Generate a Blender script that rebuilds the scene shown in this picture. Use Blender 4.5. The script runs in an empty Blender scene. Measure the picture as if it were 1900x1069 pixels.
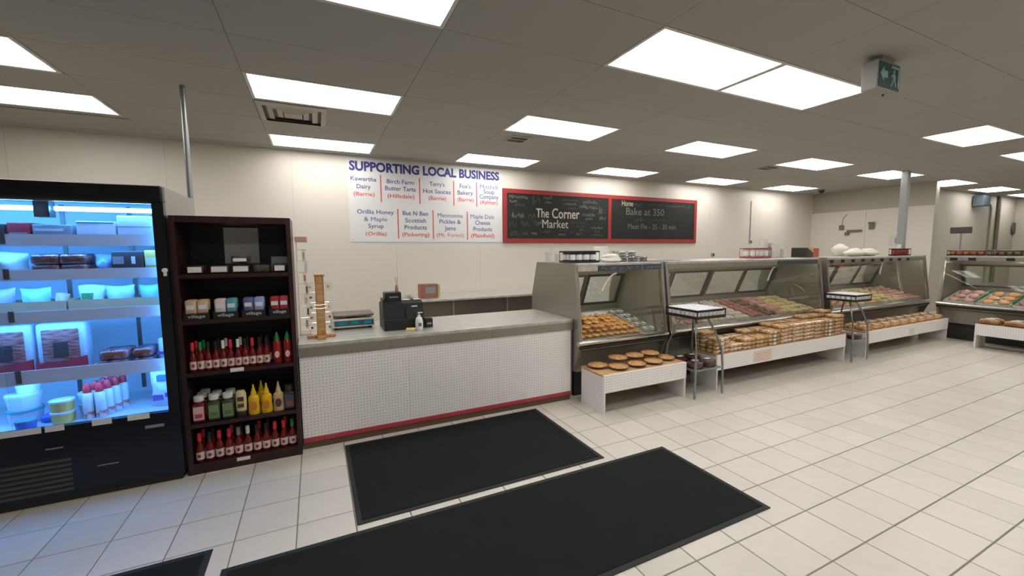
import bpy, bmesh, math, random
from mathutils import Vector, Matrix
random.seed(7)
SC = bpy.context.scene
COL = SC.collection
PI = math.pi
H = 1.58                      # eye height
CZ = 2.946                    # ceiling height
# ------------------------------------------------------------------ camera
YAW, PIT, ROL, FPX = 0.443645, -0.0922439, -0.0066037, 766.28
PX, PY = 950.0, 534.5
_f = Vector((math.sin(YAW)*math.cos(PIT), math.cos(YAW)*math.cos(PIT), math.sin(PIT)))
_r0 = Vector((math.cos(YAW), -math.sin(YAW), 0)); _u0 = _r0.cross(_f)
_r = _r0*math.cos(ROL)+_u0*math.sin(ROL); _u = -_r0*math.sin(ROL)+_u0*math.cos(ROL)
cd = bpy.data.cameras.new('camera'); cam = bpy.data.objects.new('camera', cd); COL.objects.link(cam)
cd.sensor_width = 36; cd.lens = FPX/1900*36; cd.clip_start = .05; cd.clip_end = 100
cam.matrix_world = Matrix(((_r.x, _u.x, -_f.x, 0), (_r.y, _u.y, -_f.y, 0), (_r.z, _u.z, -_f.z, H), (0, 0, 0, 1)))
SC.camera = cam
# ------------------------------------------------------------------ world, exposure
w = bpy.data.worlds.new('world'); SC.world = w; w.use_nodes = True
w.node_tree.nodes['Background'].inputs[0].default_value = (.5, .5, .5, 1)
w.node_tree.nodes['Background'].inputs[1].default_value = .02
vs = SC.view_settings; vs.view_transform = 'Standard'; vs.look = 'None'; vs.gamma = 1; vs.use_curve_mapping = False
vs.exposure = 0.0
LAMP = 9.2                    # strength of the ceiling lamp diffusers
COLD = 66.0                   # strength of the cooler tubes

def ray(px, py): return _r*((px-PX)/FPX) - _u*((py-PY)/FPX) + _f
def onY(px, py, y):
    d = ray(px, py); t = y/d.y; return Vector((d.x*t, y, H+d.z*t))
def onX(px, py, x):
    d = ray(px, py); t = x/d.x; return Vector((x, d.y*t, H+d.z*t))
def onZ(px, py, z):
    d = ray(px, py); t = (z-H)/d.z; return Vector((d.x*t, d.y*t, z))
def proj(p):
    v = Vector(p)-Vector((0, 0, H)); return PX+FPX*v.dot(_r)/v.dot(_f), PY-FPX*v.dot(_u)/v.dot(_f), v.dot(_f)

# ------------------------------------------------------------------ materials
def S(r, g, b):
    return tuple(((c/255)/12.92 if c/255 <= .04045 else ((c/255+.055)/1.055)**2.4) for c in (r, g, b))+(1,)
MATS = {}
def mat(name, col, rough=.5, metal=0, nscale=8, namt=.08, bump=0, bscale=60, spec=.5, trans=0):
    """principled material whose colour is varied by noise"""
    if name in MATS: return MATS[name]
    m = bpy.data.materials.new(name); m.use_nodes = True; MATS[name] = m
    n = m.node_tree.nodes; l = m.node_tree.links; b = n['Principled BSDF']
    tc = n.new('ShaderNodeTexCoord'); nz = n.new('ShaderNodeTexNoise'); nz.inputs['Scale'].default_value = nscale; nz.inputs['Detail'].default_value = 3
    l.new(tc.outputs['Object'], nz.inputs['Vector'])
    mx = n.new('ShaderNodeMix'); mx.data_type = 'RGBA'
    mx.inputs[6].default_value = tuple(c*(1-namt) for c in col[:3])+(1,)
    mx.inputs[7].default_value = tuple(min(1, c*(1+namt)) for c in col[:3])+(1,)
    l.new(nz.outputs['Fac'], mx.inputs[0]); l.new(mx.outputs[2], b.inputs['Base Color'])
    b.inputs['Roughness'].default_value = rough; b.inputs['Metallic'].default_value = metal
    b.inputs['Specular IOR Level'].default_value = spec
    if trans: b.inputs['Transmission Weight'].default_value = trans
    if bump:
        n2 = n.new('ShaderNodeTexNoise'); n2.inputs['Scale'].default_value = bscale; l.new(tc.outputs['Object'], n2.inputs['Vector'])
        bp = n.new('ShaderNodeBump'); bp.inputs['Strength'].default_value = bump; bp.inputs['Distance'].default_value = .01
        l.new(n2.outputs['Fac'], bp.inputs['Height']); l.new(bp.outputs[0], b.inputs['Normal'])
    return m
def two(name, c1, c2, scale=10, rough=.5, lo=.4, hi=.6, metal=0, bump=0, detail=3, stretch=(1, 1, 1)):
    """two colours broken up by noise"""
    if name in MATS: return MATS[name]
    m = mat(name, c1, rough, metal, scale, 0, bump, scale*3)
    n = m.node_tree.nodes; l = m.node_tree.links
    nz = [x for x in n if x.type == 'TEX_NOISE'][0]; nz.inputs['Detail'].default_value = detail
    mx = [x for x in n if x.type == 'MIX'][0]; mx.inputs[6].default_value = c1; mx.inputs[7].default_value = c2
    rp = n.new('ShaderNodeMapRange'); rp.inputs[1].default_value = lo; rp.inputs[2].default_value = hi
    l.new(nz.outputs['Fac'], rp.inputs[0]); l.new(rp.outputs[0], mx.inputs[0])
    if stretch != (1, 1, 1):
        mp = n.new('ShaderNodeMapping'); mp.inputs['Scale'].default_value = stretch
        tc = [x for x in n if x.type == 'TEX_COORD'][0]; l.new(tc.outputs['Object'], mp.inputs[0]); l.new(mp.outputs[0], nz.inputs['Vector'])
    return m
def math_node(n, l, op, a, b=None, c=None):
    x = n.new('ShaderNodeMath'); x.operation = op
    for i, v in enumerate((a, b, c)):
        if v is None: continue
        if isinstance(v, (int, float)): x.inputs[i].default_value = v
        else: l.new(v, x.inputs[i])
    return x.outputs[0]
def pegboard(name, col, a, b, pitch=.0254, rad=.0034):
    """painted board with a square grid of holes in the a/b plane"""
    m = mat(name, col, .45, 0, 3, .04); n = m.node_tree.nodes; l = m.node_tree.links
    g = n.new('ShaderNodeNewGeometry'); sp = n.new('ShaderNodeSeparateXYZ'); l.new(g.outputs['Position'], sp.inputs[0])
    d = []
    for ax in (a, b):
        fr = math_node(n, l, 'FRACT', math_node(n, l, 'MULTIPLY', sp.outputs[ax], 1/pitch))
        d.append(math_node(n, l, 'POWER', math_node(n, l, 'SUBTRACT', fr, .5), 2))
    s = math_node(n, l, 'ADD', d[0], d[1])
    h = math_node(n, l, 'LESS_THAN', s, (rad/pitch)**2)
    mx = n.new('ShaderNodeMix'); mx.data_type = 'RGBA'; mx.inputs[7].default_value = S(116, 108, 102)
    b0 = n['Principled BSDF']; old = b0.inputs['Base Color'].links[0].from_socket
    l.new(old, mx.inputs[6]); l.new(h, mx.inputs[0]); l.new(mx.outputs[2], b0.inputs['Base Color'])
    return m
def clear(name, tint=(1, 1, 1, 1), rough=.02, refl=1.0, base=0.0, bump=0):
    """thin clear sheet: transparent with a fresnel reflection"""
    if name in MATS: return MATS[name]
    m = bpy.data.materials.new(name); m.use_nodes = True; MATS[name] = m
    n = m.node_tree.nodes; l = m.node_tree.links; n.remove(n['Principled BSDF'])
    t = n.new('ShaderNodeBsdfTransparent'); t.inputs[0].default_value = tint
    g = n.new('ShaderNodeBsdfGlossy'); g.inputs['Roughness'].default_value = rough
    fr = n.new('ShaderNodeFresnel'); fr.inputs[0].default_value = 1.45
    k = math_node(n, l, 'ADD', math_node(n, l, 'MULTIPLY', fr.outputs[0], refl), base)
    mx = n.new('ShaderNodeMixShader'); l.new(k, mx.inputs[0]); l.new(t.outputs[0], mx.inputs[1]); l.new(g.outputs[0], mx.inputs[2])
    if bump:
        tc = n.new('ShaderNodeTexCoord'); nz = n.new('ShaderNodeTexNoise'); nz.inputs['Scale'].default_value = 35; l.new(tc.outputs['Object'], nz.inputs['Vector'])
        bp = n.new('ShaderNodeBump'); bp.inputs['Strength'].default_value = bump; bp.inputs['Distance'].default_value = .02
        l.new(nz.outputs['Fac'], bp.inputs['Height']); l.new(bp.outputs[0], g.inputs['Normal']); l.new(bp.outputs[0], fr.inputs['Normal'])
    l.new(mx.outputs[0], n['Material Output'].inputs[0])
    return m
def glow(name, col, strength, bands=False):
    m = bpy.data.materials.new(name); m.use_nodes = True; MATS[name] = m
    n = m.node_tree.nodes; l = m.node_tree.links; n.remove(n['Principled BSDF'])
    e = n.new('ShaderNodeEmission'); e.inputs[0].default_value = col; e.inputs[1].default_value = strength
    if bands:   # two fluorescent tubes behind the prismatic sheet
        tc = n.new('ShaderNodeTexCoord'); sp = n.new('ShaderNodeSeparateXYZ'); l.new(tc.outputs['Object'], sp.inputs[0])
        a = math_node(n, l, 'ABSOLUTE', math_node(n, l, 'SUBTRACT', math_node(n, l, 'ABSOLUTE', sp.outputs[1]), .13))
        k = math_node(n, l, 'MAXIMUM', math_node(n, l, 'SUBTRACT', 1, math_node(n, l, 'DIVIDE', a, .10)), 0)
        l.new(math_node(n, l, 'MULTIPLY', math_node(n, l, 'MULTIPLY_ADD', k, 1.3, .45), strength), e.inputs[1])
    l.new(e.outputs[0], n['Material Output'].inputs[0])
    return m

M_wall = mat('wall_paint', S(214, 208, 198), .5, 0, 1.5, .03, .02, 200)
M_wallup = mat('wall_paint_grey', S(176, 170, 158), .6, 0, 1.5, .04)
M_frp = mat('wall_sheet', S(216, 210, 199), .38, 0, 2, .02, .04, 120)
M_ceil = mat('ceiling_board', S(160, 158, 152), .8, 0, 2, .03, .08, 250)
M_white = mat('white_paint', S(226, 224, 220), .45, 0, 5, .03)
M_lampframe = mat('lamp_frame_white', S(205, 202, 195), .5)
M_steel = two('brushed_steel', S(164, 158, 148), S(142, 137, 128), 30, .4, metal=.6, stretch=(1, 14, 14))
M_steeltop = two('steel_top', S(206, 203, 197), S(190, 187, 181), 12, .32, metal=.5, stretch=(1, 3, 1))
M_steeldk = mat('dark_steel', S(112, 107, 98), .35, .8, 12, .1)
M_chrome = mat('chrome', S(205, 202, 196), .16, 1, 10, .04)
M_galv = mat('galvanised', S(150, 152, 152), .35, .7, 20, .08)
M_black = mat('black_plastic', S(24, 24, 26), .4, 0, 20, .15)
M_blackgl = mat('black_enamel', S(10, 12, 20), .3, 0, 12, .1)
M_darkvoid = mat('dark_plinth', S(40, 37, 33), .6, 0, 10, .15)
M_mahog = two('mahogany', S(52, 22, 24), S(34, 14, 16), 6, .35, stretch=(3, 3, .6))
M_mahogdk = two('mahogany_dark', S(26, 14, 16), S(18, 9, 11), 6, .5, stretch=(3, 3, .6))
M_pegXZ = pegboard('pegboard_front', S(242, 238, 236), 0, 2)
M_pegYZ = pegboard('pegboard_side', S(236, 234, 234), 1, 2)
M_red = mat('red_trim', S(178, 62, 72), .5, 0, 10, .1)
M_redframe = mat('red_board_frame', S(152, 44, 40), .55, 0, 6, .08)
M_wood = two('plywood', S(206, 168, 122), S(180, 138, 92), 6, .5, stretch=(1, 8, 8))
M_woodpost = two('oak_post', S(206, 160, 104), S(168, 118, 66), 10, .45, stretch=(8, 8, 1))
M_glass = clear('case_glass', (.97, .985, .975, 1), .01, .4)
M_film = clear('clear_film', (.97, .97, .97, 1), .1, .8, .03, .6)
M_tube = glow('cooler_tube', (.085, .37, 1, 1), COLD)
M_tubev = glow('added_cooler_strip', (.10, .38, 1, 1), COLD*.4)
M_tubew = glow('case_tube', (1, .95, .85, 1), 16.0)
M_lamp = glow('lamp_diffuser', (1, .972, .93, 1), LAMP, True)
M_mat = mat('rubber_mat', S(29, 31, 30), .9, 0, 6, .18, .25, 300, spec=.15)
M_matedge = mat('rubber_edge', S(25, 26, 25), .7, 0, 10, .1)
M_paper = mat('paper', S(214, 212, 206), .8, 0, 20, .04)
M_tag = mat('price_tag', S(222, 220, 214), .6, 0, 30, .05)
M_ink = mat('ink_grey', S(120, 120, 122), .8)
M_crust = two('pastry', S(236, 192, 134), S(206, 148, 88), 30, .45, bump=.3)
M_bread = two('bread', S(204, 156, 100), S(168, 112, 62), 14, .6, bump=.2)
M_bun = two('bun', S(236, 204, 160), S(212, 164, 110), 16, .5, bump=.2)

# ------------------------------------------------------------------ mesh helpers
class MB:
    def __init__(s): s.bm = bmesh.new()
    def face(s, pts):
        try: return s.bm.faces.new([s.bm.verts.new(p) for p in pts])
        except ValueError: return None
    def box(s, x0, x1, y0, y1, z0, z1, bev=0, seg=2, M=None):
        mt = Matrix.Translation(((x0+x1)/2, (y0+y1)/2, (z0+z1)/2)) @ Matrix.Diagonal((x1-x0, y1-y0, z1-z0, 1))
        if M is not None: mt = M @ mt
        r = bmesh.ops.create_cube(s.bm, size=1, matrix=mt)
        if bev:
            es = list({e for v in r['verts'] for e in v.link_edges})
            bmesh.ops.bevel(s.bm, geom=es, offset=bev, segments=seg, affect='EDGES', profile=.5, clamp_overlap=True)
        return s
    def prism(s, pts, axis, a, b):
        """polygon extruded along axis; pts are the two other coordinates in order"""
        def P(p, t):
            return (t, p[0], p[1]) if axis == 'x' else (p[0], t, p[1]) if axis == 'y' else (p[0], p[1], t)
        A = [s.bm.verts.new(P(p, a)) for p in pts]; B = [s.bm.verts.new(P(p, b)) for p in pts]; k = len(pts)
        fs = [s.bm.faces.new(A), s.bm.faces.new(B[::-1])]
        for i in range(k): fs.append(s.bm.faces.new((A[i], B[i], B[(i+1) % k], A[(i+1) % k])))
        bmesh.ops.recalc_face_normals(s.bm, faces=fs)
        return s
    def lathe(s, prof, n=14, c=(0, 0, 0), sx=1, sy=1):
        rings = []
        for r, z in prof:
            if r <= 1e-6: rings.append([s.bm.verts.new((c[0], c[1], c[2]+z))])
            else: rings.append([s.bm.verts.new((c[0]+sx*r*math.cos(2*PI*i/n), c[1]+sy*r*math.sin(2*PI*i/n), c[2]+z)) for i in range(n)])
        fs = []
        for a, b in zip(rings, rings[1:]):
            for i in range(n):
                j = (i+1) % n
                if len(a) == 1 and len(b) == 1: continue
                if len(a) == 1: fs.append(s.bm.faces.new((a[0], b[j], b[i])))
                elif len(b) == 1: fs.append(s.bm.faces.new((a[i], a[j], b[0])))
                else: fs.append(s.bm.faces.new((a[i], a[j], b[j], b[i])))
        if len(rings[0]) > 1: fs.append(s.bm.faces.new(rings[0][::-1]))
        if len(rings[-1]) > 1: fs.append(s.bm.faces.new(rings[-1]))
        return s
    def tube(s, pts, r, n=8, cap=True):
        pts = [Vector(p) for p in pts]; rings = []; up = Vector((0, 0, 1))
        for i, p in enumerate(pts):
            t = (pts[min(i+1, len(pts)-1)]-pts[max(i-1, 0)]).normalized()
            a = t.cross(up if abs(t.z) < .95 else Vector((1, 0, 0))).normalized(); b = t.cross(a)
            rr = r[i] if isinstance(r, (list, tuple)) else r
            rings.append([s.bm.verts.new(p+a*rr*math.cos(2*PI*k/n)+b*rr*math.sin(2*PI*k/n)) for k in range(n)])
        fs = []
        for A, B in zip(rings, rings[1:]):
            for i in range(n): fs.append(s.bm.faces.new((A[i], A[(i+1) % n], B[(i+1) % n], B[i])))
        if cap: fs += [s.bm.faces.new(rings[0][::-1]), s.bm.faces.new(rings[-1])]
        bmesh.ops.recalc_face_normals(s.bm, faces=fs)
        return s
    def blob(s, c, rx, ry, rz, sub=2, jit=.12, flat=.0):
        r = bmesh.ops.create_icosphere(s.bm, subdivisions=sub, radius=1)
        ph = [random.uniform(0, 6) for _ in range(6)]
        for v in r['verts']:
            p = v.co.copy()
            k = 1+jit*(math.sin(3*p.x+ph[0])+math.sin(4*p.y+ph[1])+math.sin(5*p.z+ph[2]))/2+jit*.4*math.sin(9*p.x+7*p.y+ph[3])
            v.co = Vector((c[0]+p.x*k*rx, c[1]+p.y*k*ry, c[2]+max(p.z*k, -flat if flat else -9)*rz))
        return s
    def mesh(s, name, smooth=None):
        me = bpy.data.meshes.new(name); s.bm.to_mesh(me); s.bm.free()
        if smooth is not None:
            me.polygons.foreach_set('use_smooth', [True]*len(me.polygons)); me.set_sharp_from_angle(angle=math.radians(smooth))
        return me
def O(name, mb, material, parent=None, loc=(0, 0, 0), rz=0, smooth=None):
    me = mb.mesh(name, smooth) if isinstance(mb, MB) else mb
    o = bpy.data.objects.new(name, me); COL.objects.link(o)
    if not me.materials: me.materials.append(material)
    elif me.materials[0] != material:
        o.material_slots[0].link = 'OBJECT'; o.material_slots[0].material = material
    o.location = loc; o.rotation_euler = (0, 0, rz)
    if parent: o.parent = parent
    return o
def tag(o, label, cat, group=None, kind=None):
    o['label'] = label; o['category'] = cat
    if group: o['group'] = group
    if kind: o['kind'] = kind
    return o
def thing(name, label, cat, loc=(0, 0, 0), rz=0, group=None, rx=0, ry=0):
    o = bpy.data.objects.new(name, None); COL.objects.link(o); o.empty_display_size = .1
    o.location = loc; o.rotation_euler = (rx, ry, rz)
    return tag(o, label, cat, group)
def struct(o): o['kind'] = 'structure'; return o
KIDS = {}
def kids(o): return [c for c in COL.objects if c.parent == o] if False else list(o.children)
def dup(root, loc, rz=0, label=None, group=None, rx=0, ry=0, scale=None):
    r = root.copy(); COL.objects.link(r); r.location = loc; r.rotation_euler = (rx, ry, rz)
    if scale: r.scale = scale
    if label: r['label'] = label
    if group: r['group'] = group
    for ch in list(root.children):
        c = ch.copy(); COL.objects.link(c); c.parent = r
        for g in list(ch.children):
            d = g.copy(); COL.objects.link(d); d.parent = c
    return r
class Proto:
    """first use places the source thing itself, later uses copy it"""
    def __init__(s, root): s.root = root; s.used = False
    def put(s, loc, rz=0, label=None, group=None, rx=0, ry=0, scale=None):
        if not s.used:
            s.used = True; o = s.root; o.location = loc; o.rotation_euler = (rx, ry, rz)
            if scale: o.scale = scale
            if label: o['label'] = label
            if group: o['group'] = group
            return o
        return dup(s.root, loc, rz, label, group, rx, ry, scale)
def text_mesh(s, height, width=None, bold=0.0, ext=.001):
    """flat lettering standing in the xz plane, facing -y, centred on x, baseline z=0"""
    cu = bpy.data.curves.new('lettering', 'FONT'); cu.body = s; cu.align_x = 'CENTER'; cu.offset = bold; cu.extrude = 0; cu.resolution_u = 3
    ob = bpy.data.objects.new('lettering', cu); COL.objects.link(ob)
    dg = bpy.context.evaluated_depsgraph_get(); me = bpy.data.meshes.new_from_object(ob.evaluated_get(dg))
    COL.objects.unlink(ob); bpy.data.objects.remove(ob); bpy.data.curves.remove(cu)
    xs = [v.co.x for v in me.vertices]
    if not xs: return me
    k = height/.70; x0, x1 = min(xs), max(xs); kx = k if not width else width/(x1-x0); cxx = (x0+x1)/2
    for v in me.vertices: v.co = Vector(((v.co.x-cxx)*kx, 0, v.co.y*k))
    me.name = 'lettering'; me.materials.clear()
    return me
def text(s, loc, height, material, parent=None, width=None, bold=0.0, name='lettering', rz=0):
    return O(name, text_mesh(s, height, width, bold), material, parent, loc, rz)
# ------------------------------------------------------------------ room shell
RX0, RX1, RY0, WB, WR, WRY, WRET = -4.6, 18.2, -3.6, 6.48, 11.75, 4.1, 4.62
m = mat('floor_grout', S(128, 122, 112), .8, 0, 30, .15)
floor = struct(O('floor', MB().box(RX0-.2, RX1+.2, RY0-.2, WB+.2, -.15, -.004), m))
def tile_mat():
    m = mat('floor_tile', S(206, 200, 190), .33, 0, 9, .05); n = m.node_tree.nodes; l = m.node_tree.links
    g = n.new('ShaderNodeNewGeometry'); v = n.new('ShaderNodeVectorMath'); v.operation = 'SUBTRACT'; v.inputs[1].default_value = (3.22, 1.975, 0)
    v2 = n.new('ShaderNodeVectorMath'); v2.operation = 'DIVIDE'; v2.inputs[1].default_value = (.3075, .301, 1)
    v3 = n.new('ShaderNodeVectorMath'); v3.operation = 'FLOOR'
    wn = n.new('ShaderNodeTexWhiteNoise'); wn.noise_dimensions = '2D'
    l.new(g.outputs['Position'], v.inputs[0]); l.new(v.outputs[0], v2.inputs[0]); l.new(v2.outputs[0], v3.inputs[0]); l.new(v3.outputs[0], wn.inputs['Vector'])
    hs = n.new('ShaderNodeHueSaturation'); l.new(math_node(n, l, 'MULTIPLY_ADD', wn.outputs['Value'], .1, .95), hs.inputs['Value'])
    b = n['Principled BSDF']; l.new(b.inputs['Base Color'].links[0].from_socket, hs.inputs['Color']); l.new(hs.outputs[0], b.inputs['Base Color'])
    return m
M_tile = tile_mat()
TX, TY, TW, TH = 3.22, 1.975, .3075, .301
MATRECTS = [(.15, 1.915, 2.415, 3.50), (-.49, 2.44, 1.48, 2.355), (-2.4, -.56, 1.6, 2.55)]
def tile_shape(mb, x, y, z=0):
    a, b, c = TW/2-.0032, TH/2-.0032, .0022
    t = [mb.bm.verts.new((x+sx*(a-c), y+sy*(b-c), z)) for sx, sy in ((-1, -1), (1, -1), (1, 1), (-1, 1))]
    k = [mb.bm.verts.new((x+sx*a, y+sy*b, z-.0022)) for sx, sy in ((-1, -1), (1, -1), (1, 1), (-1, 1))]
    d = [mb.bm.verts.new((x+sx*a, y+sy*b, -.006)) for sx, sy in ((-1, -1), (1, -1), (1, 1), (-1, 1))]
    mb.bm.faces.new(t)
    for i in range(4):
        j = (i+1) % 4; mb.bm.faces.new((k[i], k[j], t[j], t[i])); mb.bm.faces.new((d[i], d[j], k[j], k[i]))
tiles, rest = [], []
for i in range(int((RX0-TX)/TW)-1, int((RX1-TX)/TW)+2):
    for j in range(int((RY0-TY)/TH)-1, int((WB-TY)/TH)+1):
        x, y = TX+(i+.5)*TW, TY+(j+.5)*TH
        if not (RX0 < x < RX1 and RY0 < y < WB): continue
        q = proj((x, y, 0)); vis = q[2] > .3 and -60 < q[0] < 1960 and q[1] < 1130
        vis = vis and not any(a+.1 < x < b-.1 and c+.1 < y < d-.1 for a, b, c, d in MATRECTS)
        vis = vis and y < 3.45 and not (x < 2.3 and y > 3.45)
        (tiles if vis else rest).append((q[2] if vis else 99, x, y))
tiles.sort(); rest += tiles[300:]; tiles = tiles[:300]
mb = MB(); tile_shape(mb, 0, 0); tme = mb.mesh('tile')
for _, x, y in tiles: O('tile', tme, M_tile, floor, (x, y, -random.uniform(0, .0006)))
mb = MB()
for _, x, y in rest: tile_shape(mb, x, y, -random.uniform(0, .0006))
O('tiles', mb, M_tile, floor)['kind'] = 'stuff'
# ceiling of laid-in boards
ceiling = struct(O('ceiling', MB().box(RX0-.2, RX1+.2, RY0-.2, WB+.2, CZ+.005, CZ+.12), M_ceil))
LAMPS = [(-2.89, 4.93), (-2.89, 3.83), (-.44, 3.83), (-.44, 5.66), (2.0, 3.83), (2.0, 5.66), (4.44, 5.66), (6.88, 5.66), (9.32, 5.66), (4.44, 3.83), (6.88, 3.83), (9.32, 3.83), (11.76, 3.83), (14.2, 3.83), (16.64, 3.83),
         (-.44, 2.0), (2.0, 2.0), (3.22, 2.0), (6.88, 2.0), (9.32, 2.0), (11.76, 2.0), (14.2, 2.0),
         (2.0, .17), (4.44, .17), (6.88, .17), (9.32, .17), (-.44, .17), (2.0, -1.66), (6.88, -1.66), (11.76, .17)]  # rows out of view, added to light the front floor and counter
SKIP = {(round((x-2.0)/1.22), round((y-2.0)/.61)) for x, y in LAMPS}
VENTS = [(-.42, 4.44)]
mb = MB(); mb.box(-.6084, .6084, -.3034, .3034, -.003, .012); pme = mb.mesh('panel'); mb = MB()
for i in range(-6, 14):
    for j in range(-10, 8):
        x, y = 2.0+(i+.5)*1.22, 2.0+(j+.5)*.61
        if (i, j) in SKIP or x < RX0 or x > RX1 or y > WB-.1 and False: continue
        if y+.3 > WB:
            continue
        q = proj((x, y, CZ)); vis = q[2] > .3 and -250 < q[0] < 2100 and q[1] > -120
        if vis and y > 1.0 and not (x > WR and y > WRET): O('panel', pme, M_ceil, ceiling, (x, y, CZ))
        else: mb.box(x-.6084, x+.6084, y-.3034, y+.3034, CZ-.003, CZ+.012)
mb.box(RX0, RX1, 6.273, WB-.001, CZ-.004, CZ+.012)
O('panels', mb, M_ceil, ceiling)['kind'] = 'stuff'
wb = struct(O('wall_back', MB().box(RX0-.2, RX1+.2, WB, WB+.2, 0, CZ+.1), M_wallup))
xs = [-4.6]+[-2.963+1.3637*k for k in range(0, 11)]+[WR]
for a, b in zip(xs, xs[1:]): O('panel', MB().box(a+.0012, b-.0012, WB-.006, WB+.002, .1, CZ-.004), M_frp, wb)
wr = struct(O('wall_right', MB().box(WR, WR+.15, WRY, WB, 0, CZ), M_wallup))
for k in range(2): O('panel', MB().box(WR-.008, WR+.002, WRY+.003+k*1.19, WRY+1.187+k*1.19, .1, 2.46), M_frp, wr)
struct(O('wall_return', MB().box(WR+.15, RX1+.2, WRET, WRET+.15, 0, CZ), M_wallup))
struct(O('wall_end', MB().box(RX1, RX1+.2, RY0, WRET, 0, CZ), M_wallup))
struct(O('wall_left', MB().box(RX0-.2, RX0, RY0, WB, 0, CZ), M_wall))
struct(O('wall_front', MB().box(RX0, RX1, RY0-.2, RY0, 0, CZ), M_wall))
# ------------------------------------------------------------------ ceiling fixtures
def ring(mb, x0, x1, y0, y1, z0, z1, t):
    mb.box(x0, x1, y0, y0+t, z0, z1); mb.box(x0, x1, y1-t, y1, z0, z1); mb.box(x0, x0+t, y0+t, y1-t, z0, z1); mb.box(x1-t, x1, y0+t, y1-t, z0, z1); return mb
t = thing('ceiling_light', 'x', 'ceiling light')
O('frame', ring(MB(), -.607, .607, -.302, .302, -.006, .004, .024), M_lampframe, t)
O('diffuser', MB().box(-.583, .583, -.278, .278, -.003, .002), M_lamp, t)
PL = Proto(t)
LL = {(2.0, 2.0): 'fluorescent troffer butted to the one beside the exit sign', (3.22, 2.0): 'fluorescent troffer touching the green exit sign', (-.44, 3.83): 'fluorescent troffer beside the large square air diffuser', (-.44, 5.66): 'fluorescent troffer near the back wall by the air diffuser',
      (11.76, 3.83): 'fluorescent troffer just past the corner of the far wall', (-2.89, 4.93): 'fluorescent troffer over the cooler, closer to the back wall', (-2.89, 3.83): 'fluorescent troffer over the cooler, further from the back wall', (2.0, 3.83): 'fluorescent troffer beside the small slotted grille near the banner',
      (2.0, 5.66): 'fluorescent troffer over the edge between banner and chalkboard', (4.44, 5.66): 'fluorescent troffer over the middle of the chalkboard', (6.88, 5.66): 'fluorescent troffer at the far end of the chalkboard', (9.32, 5.66): 'fluorescent troffer in the far corner beside the dome camera',
      (4.44, 3.83): 'fluorescent troffer above the long meat case', (6.88, 3.83): 'fluorescent troffer beside the grille over the long case', (9.32, 3.83): 'fluorescent troffer at the head of the square power pole', (14.2, 3.83): 'fluorescent troffer deep in the alcove', (16.64, 3.83): 'fluorescent troffer at the back of the alcove', (-.44, 2.0): 'fluorescent troffer over the black floor mats',
      (6.88, 2.0): 'fluorescent troffer over the tiled aisle past the exit sign', (9.32, 2.0): 'fluorescent troffer over the crosswise case'}
for k, (x, y) in enumerate(LAMPS):
    lab = LL.get((x, y), 'unseen two-tube fluorescent troffer added to the ceiling over the shop floor')
    PL.put((x+.61, y+.305, CZ-.0005), 0, lab, 'fluorescent ceiling lights')
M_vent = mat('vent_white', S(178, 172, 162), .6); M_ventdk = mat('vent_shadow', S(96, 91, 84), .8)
t = thing('air_diffuser', 'square white air diffuser of nested frames in the ceiling', 'vent', (-.13, 4.78, CZ-.004))
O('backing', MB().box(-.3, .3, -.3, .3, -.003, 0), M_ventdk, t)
for k, a in enumerate((.3, .22, .14)):
    mb = MB(); z = -.004-.007*0
    for s in range(4):
        R = Matrix.Rotation(s*PI/2, 4, 'Z')
        p = [R @ Vector(v) for v in ((-a, -a, -.004), (a, -a, -.004), (a-.05, -a+.05, -.022), (-a+.05, -a+.05, -.022))]
        mb.face(p); mb.face([R @ Vector(v) for v in ((-a, -a, -.001), (a, -a, -.001), (a, -a, -.004), (-a, -a, -.004))])
    O('blade', mb, M_vent, t)
O('centre_plate', MB().box(-.08, .08, -.08, .08, -.022, -.003), M_vent, t)
for (x, y, sx, sy, lab) in ((2.33, 4.72, .13, .15, 'small slotted ceiling grille near the printed banner'), (7.05, 4.62, .16, .16, 'small slotted ceiling grille over the long glass case')):
    t = thing('ceiling_grille', lab, 'vent', (x, y, CZ-.004))
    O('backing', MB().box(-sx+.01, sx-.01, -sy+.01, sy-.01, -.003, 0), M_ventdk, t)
    O('frame', ring(MB(), -sx, sx, -sy, sy, -.008, 0, .02), M_vent, t)
    for k in range(5): O('slat', MB().box(-sx+.02, sx-.02, -sy+.035+k*(2*sy-.07)/4-.006, -sy+.035+k*(2*sy-.07)/4+.006, -.009, -.0032), M_ventdk if k % 2 else M_vent, t)
# exit sign
t = thing('exit_sign', 'green running-man exit sign with left arrow hung under the ceiling', 'exit sign', (3.79, 1.63, 2.905))
M_green = mat('exit_green', S(22, 78, 66), .4); M_exw = mat('exit_white', S(150, 178, 190), .4); M_exh = mat('exit_housing', S(150, 146, 140), .5)
O('housing', MB().box(-.15, .15, 0, .10, -.20, -.0, .006), M_exh, t)
O('face', MB().box(-.14, .14, -.004, 0, -.185, -.015), M_green, t); O('canopy', MB().box(-.08, .08, .01, .09, 0, CZ-2.905-.004), M_exh, t)
mb = MB()   # arrow to the left (towards +y seen from the room)
A = lambda y, z: (-y*.92, -.0055, z*.95+.005)
mb.face([A(.14, -.105), A(.085, -.05), A(.085, -.08), A(.03, -.08), A(.03, -.13), A(.085, -.13), A(.085, -.16)])
O('arrow', mb, M_exw, t)
mb = MB()
mb.face([A(-.02, -.03), A(-.145, -.03), A(-.145, -.18), A(-.125, -.18), A(-.125, -.05), A(-.02, -.05)])
c = (-.065, -.07); mb.face([A(c[0]+.014*math.cos(i*PI/6), c[1]+.014*math.sin(i*PI/6)) for i in range(12)])
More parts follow.
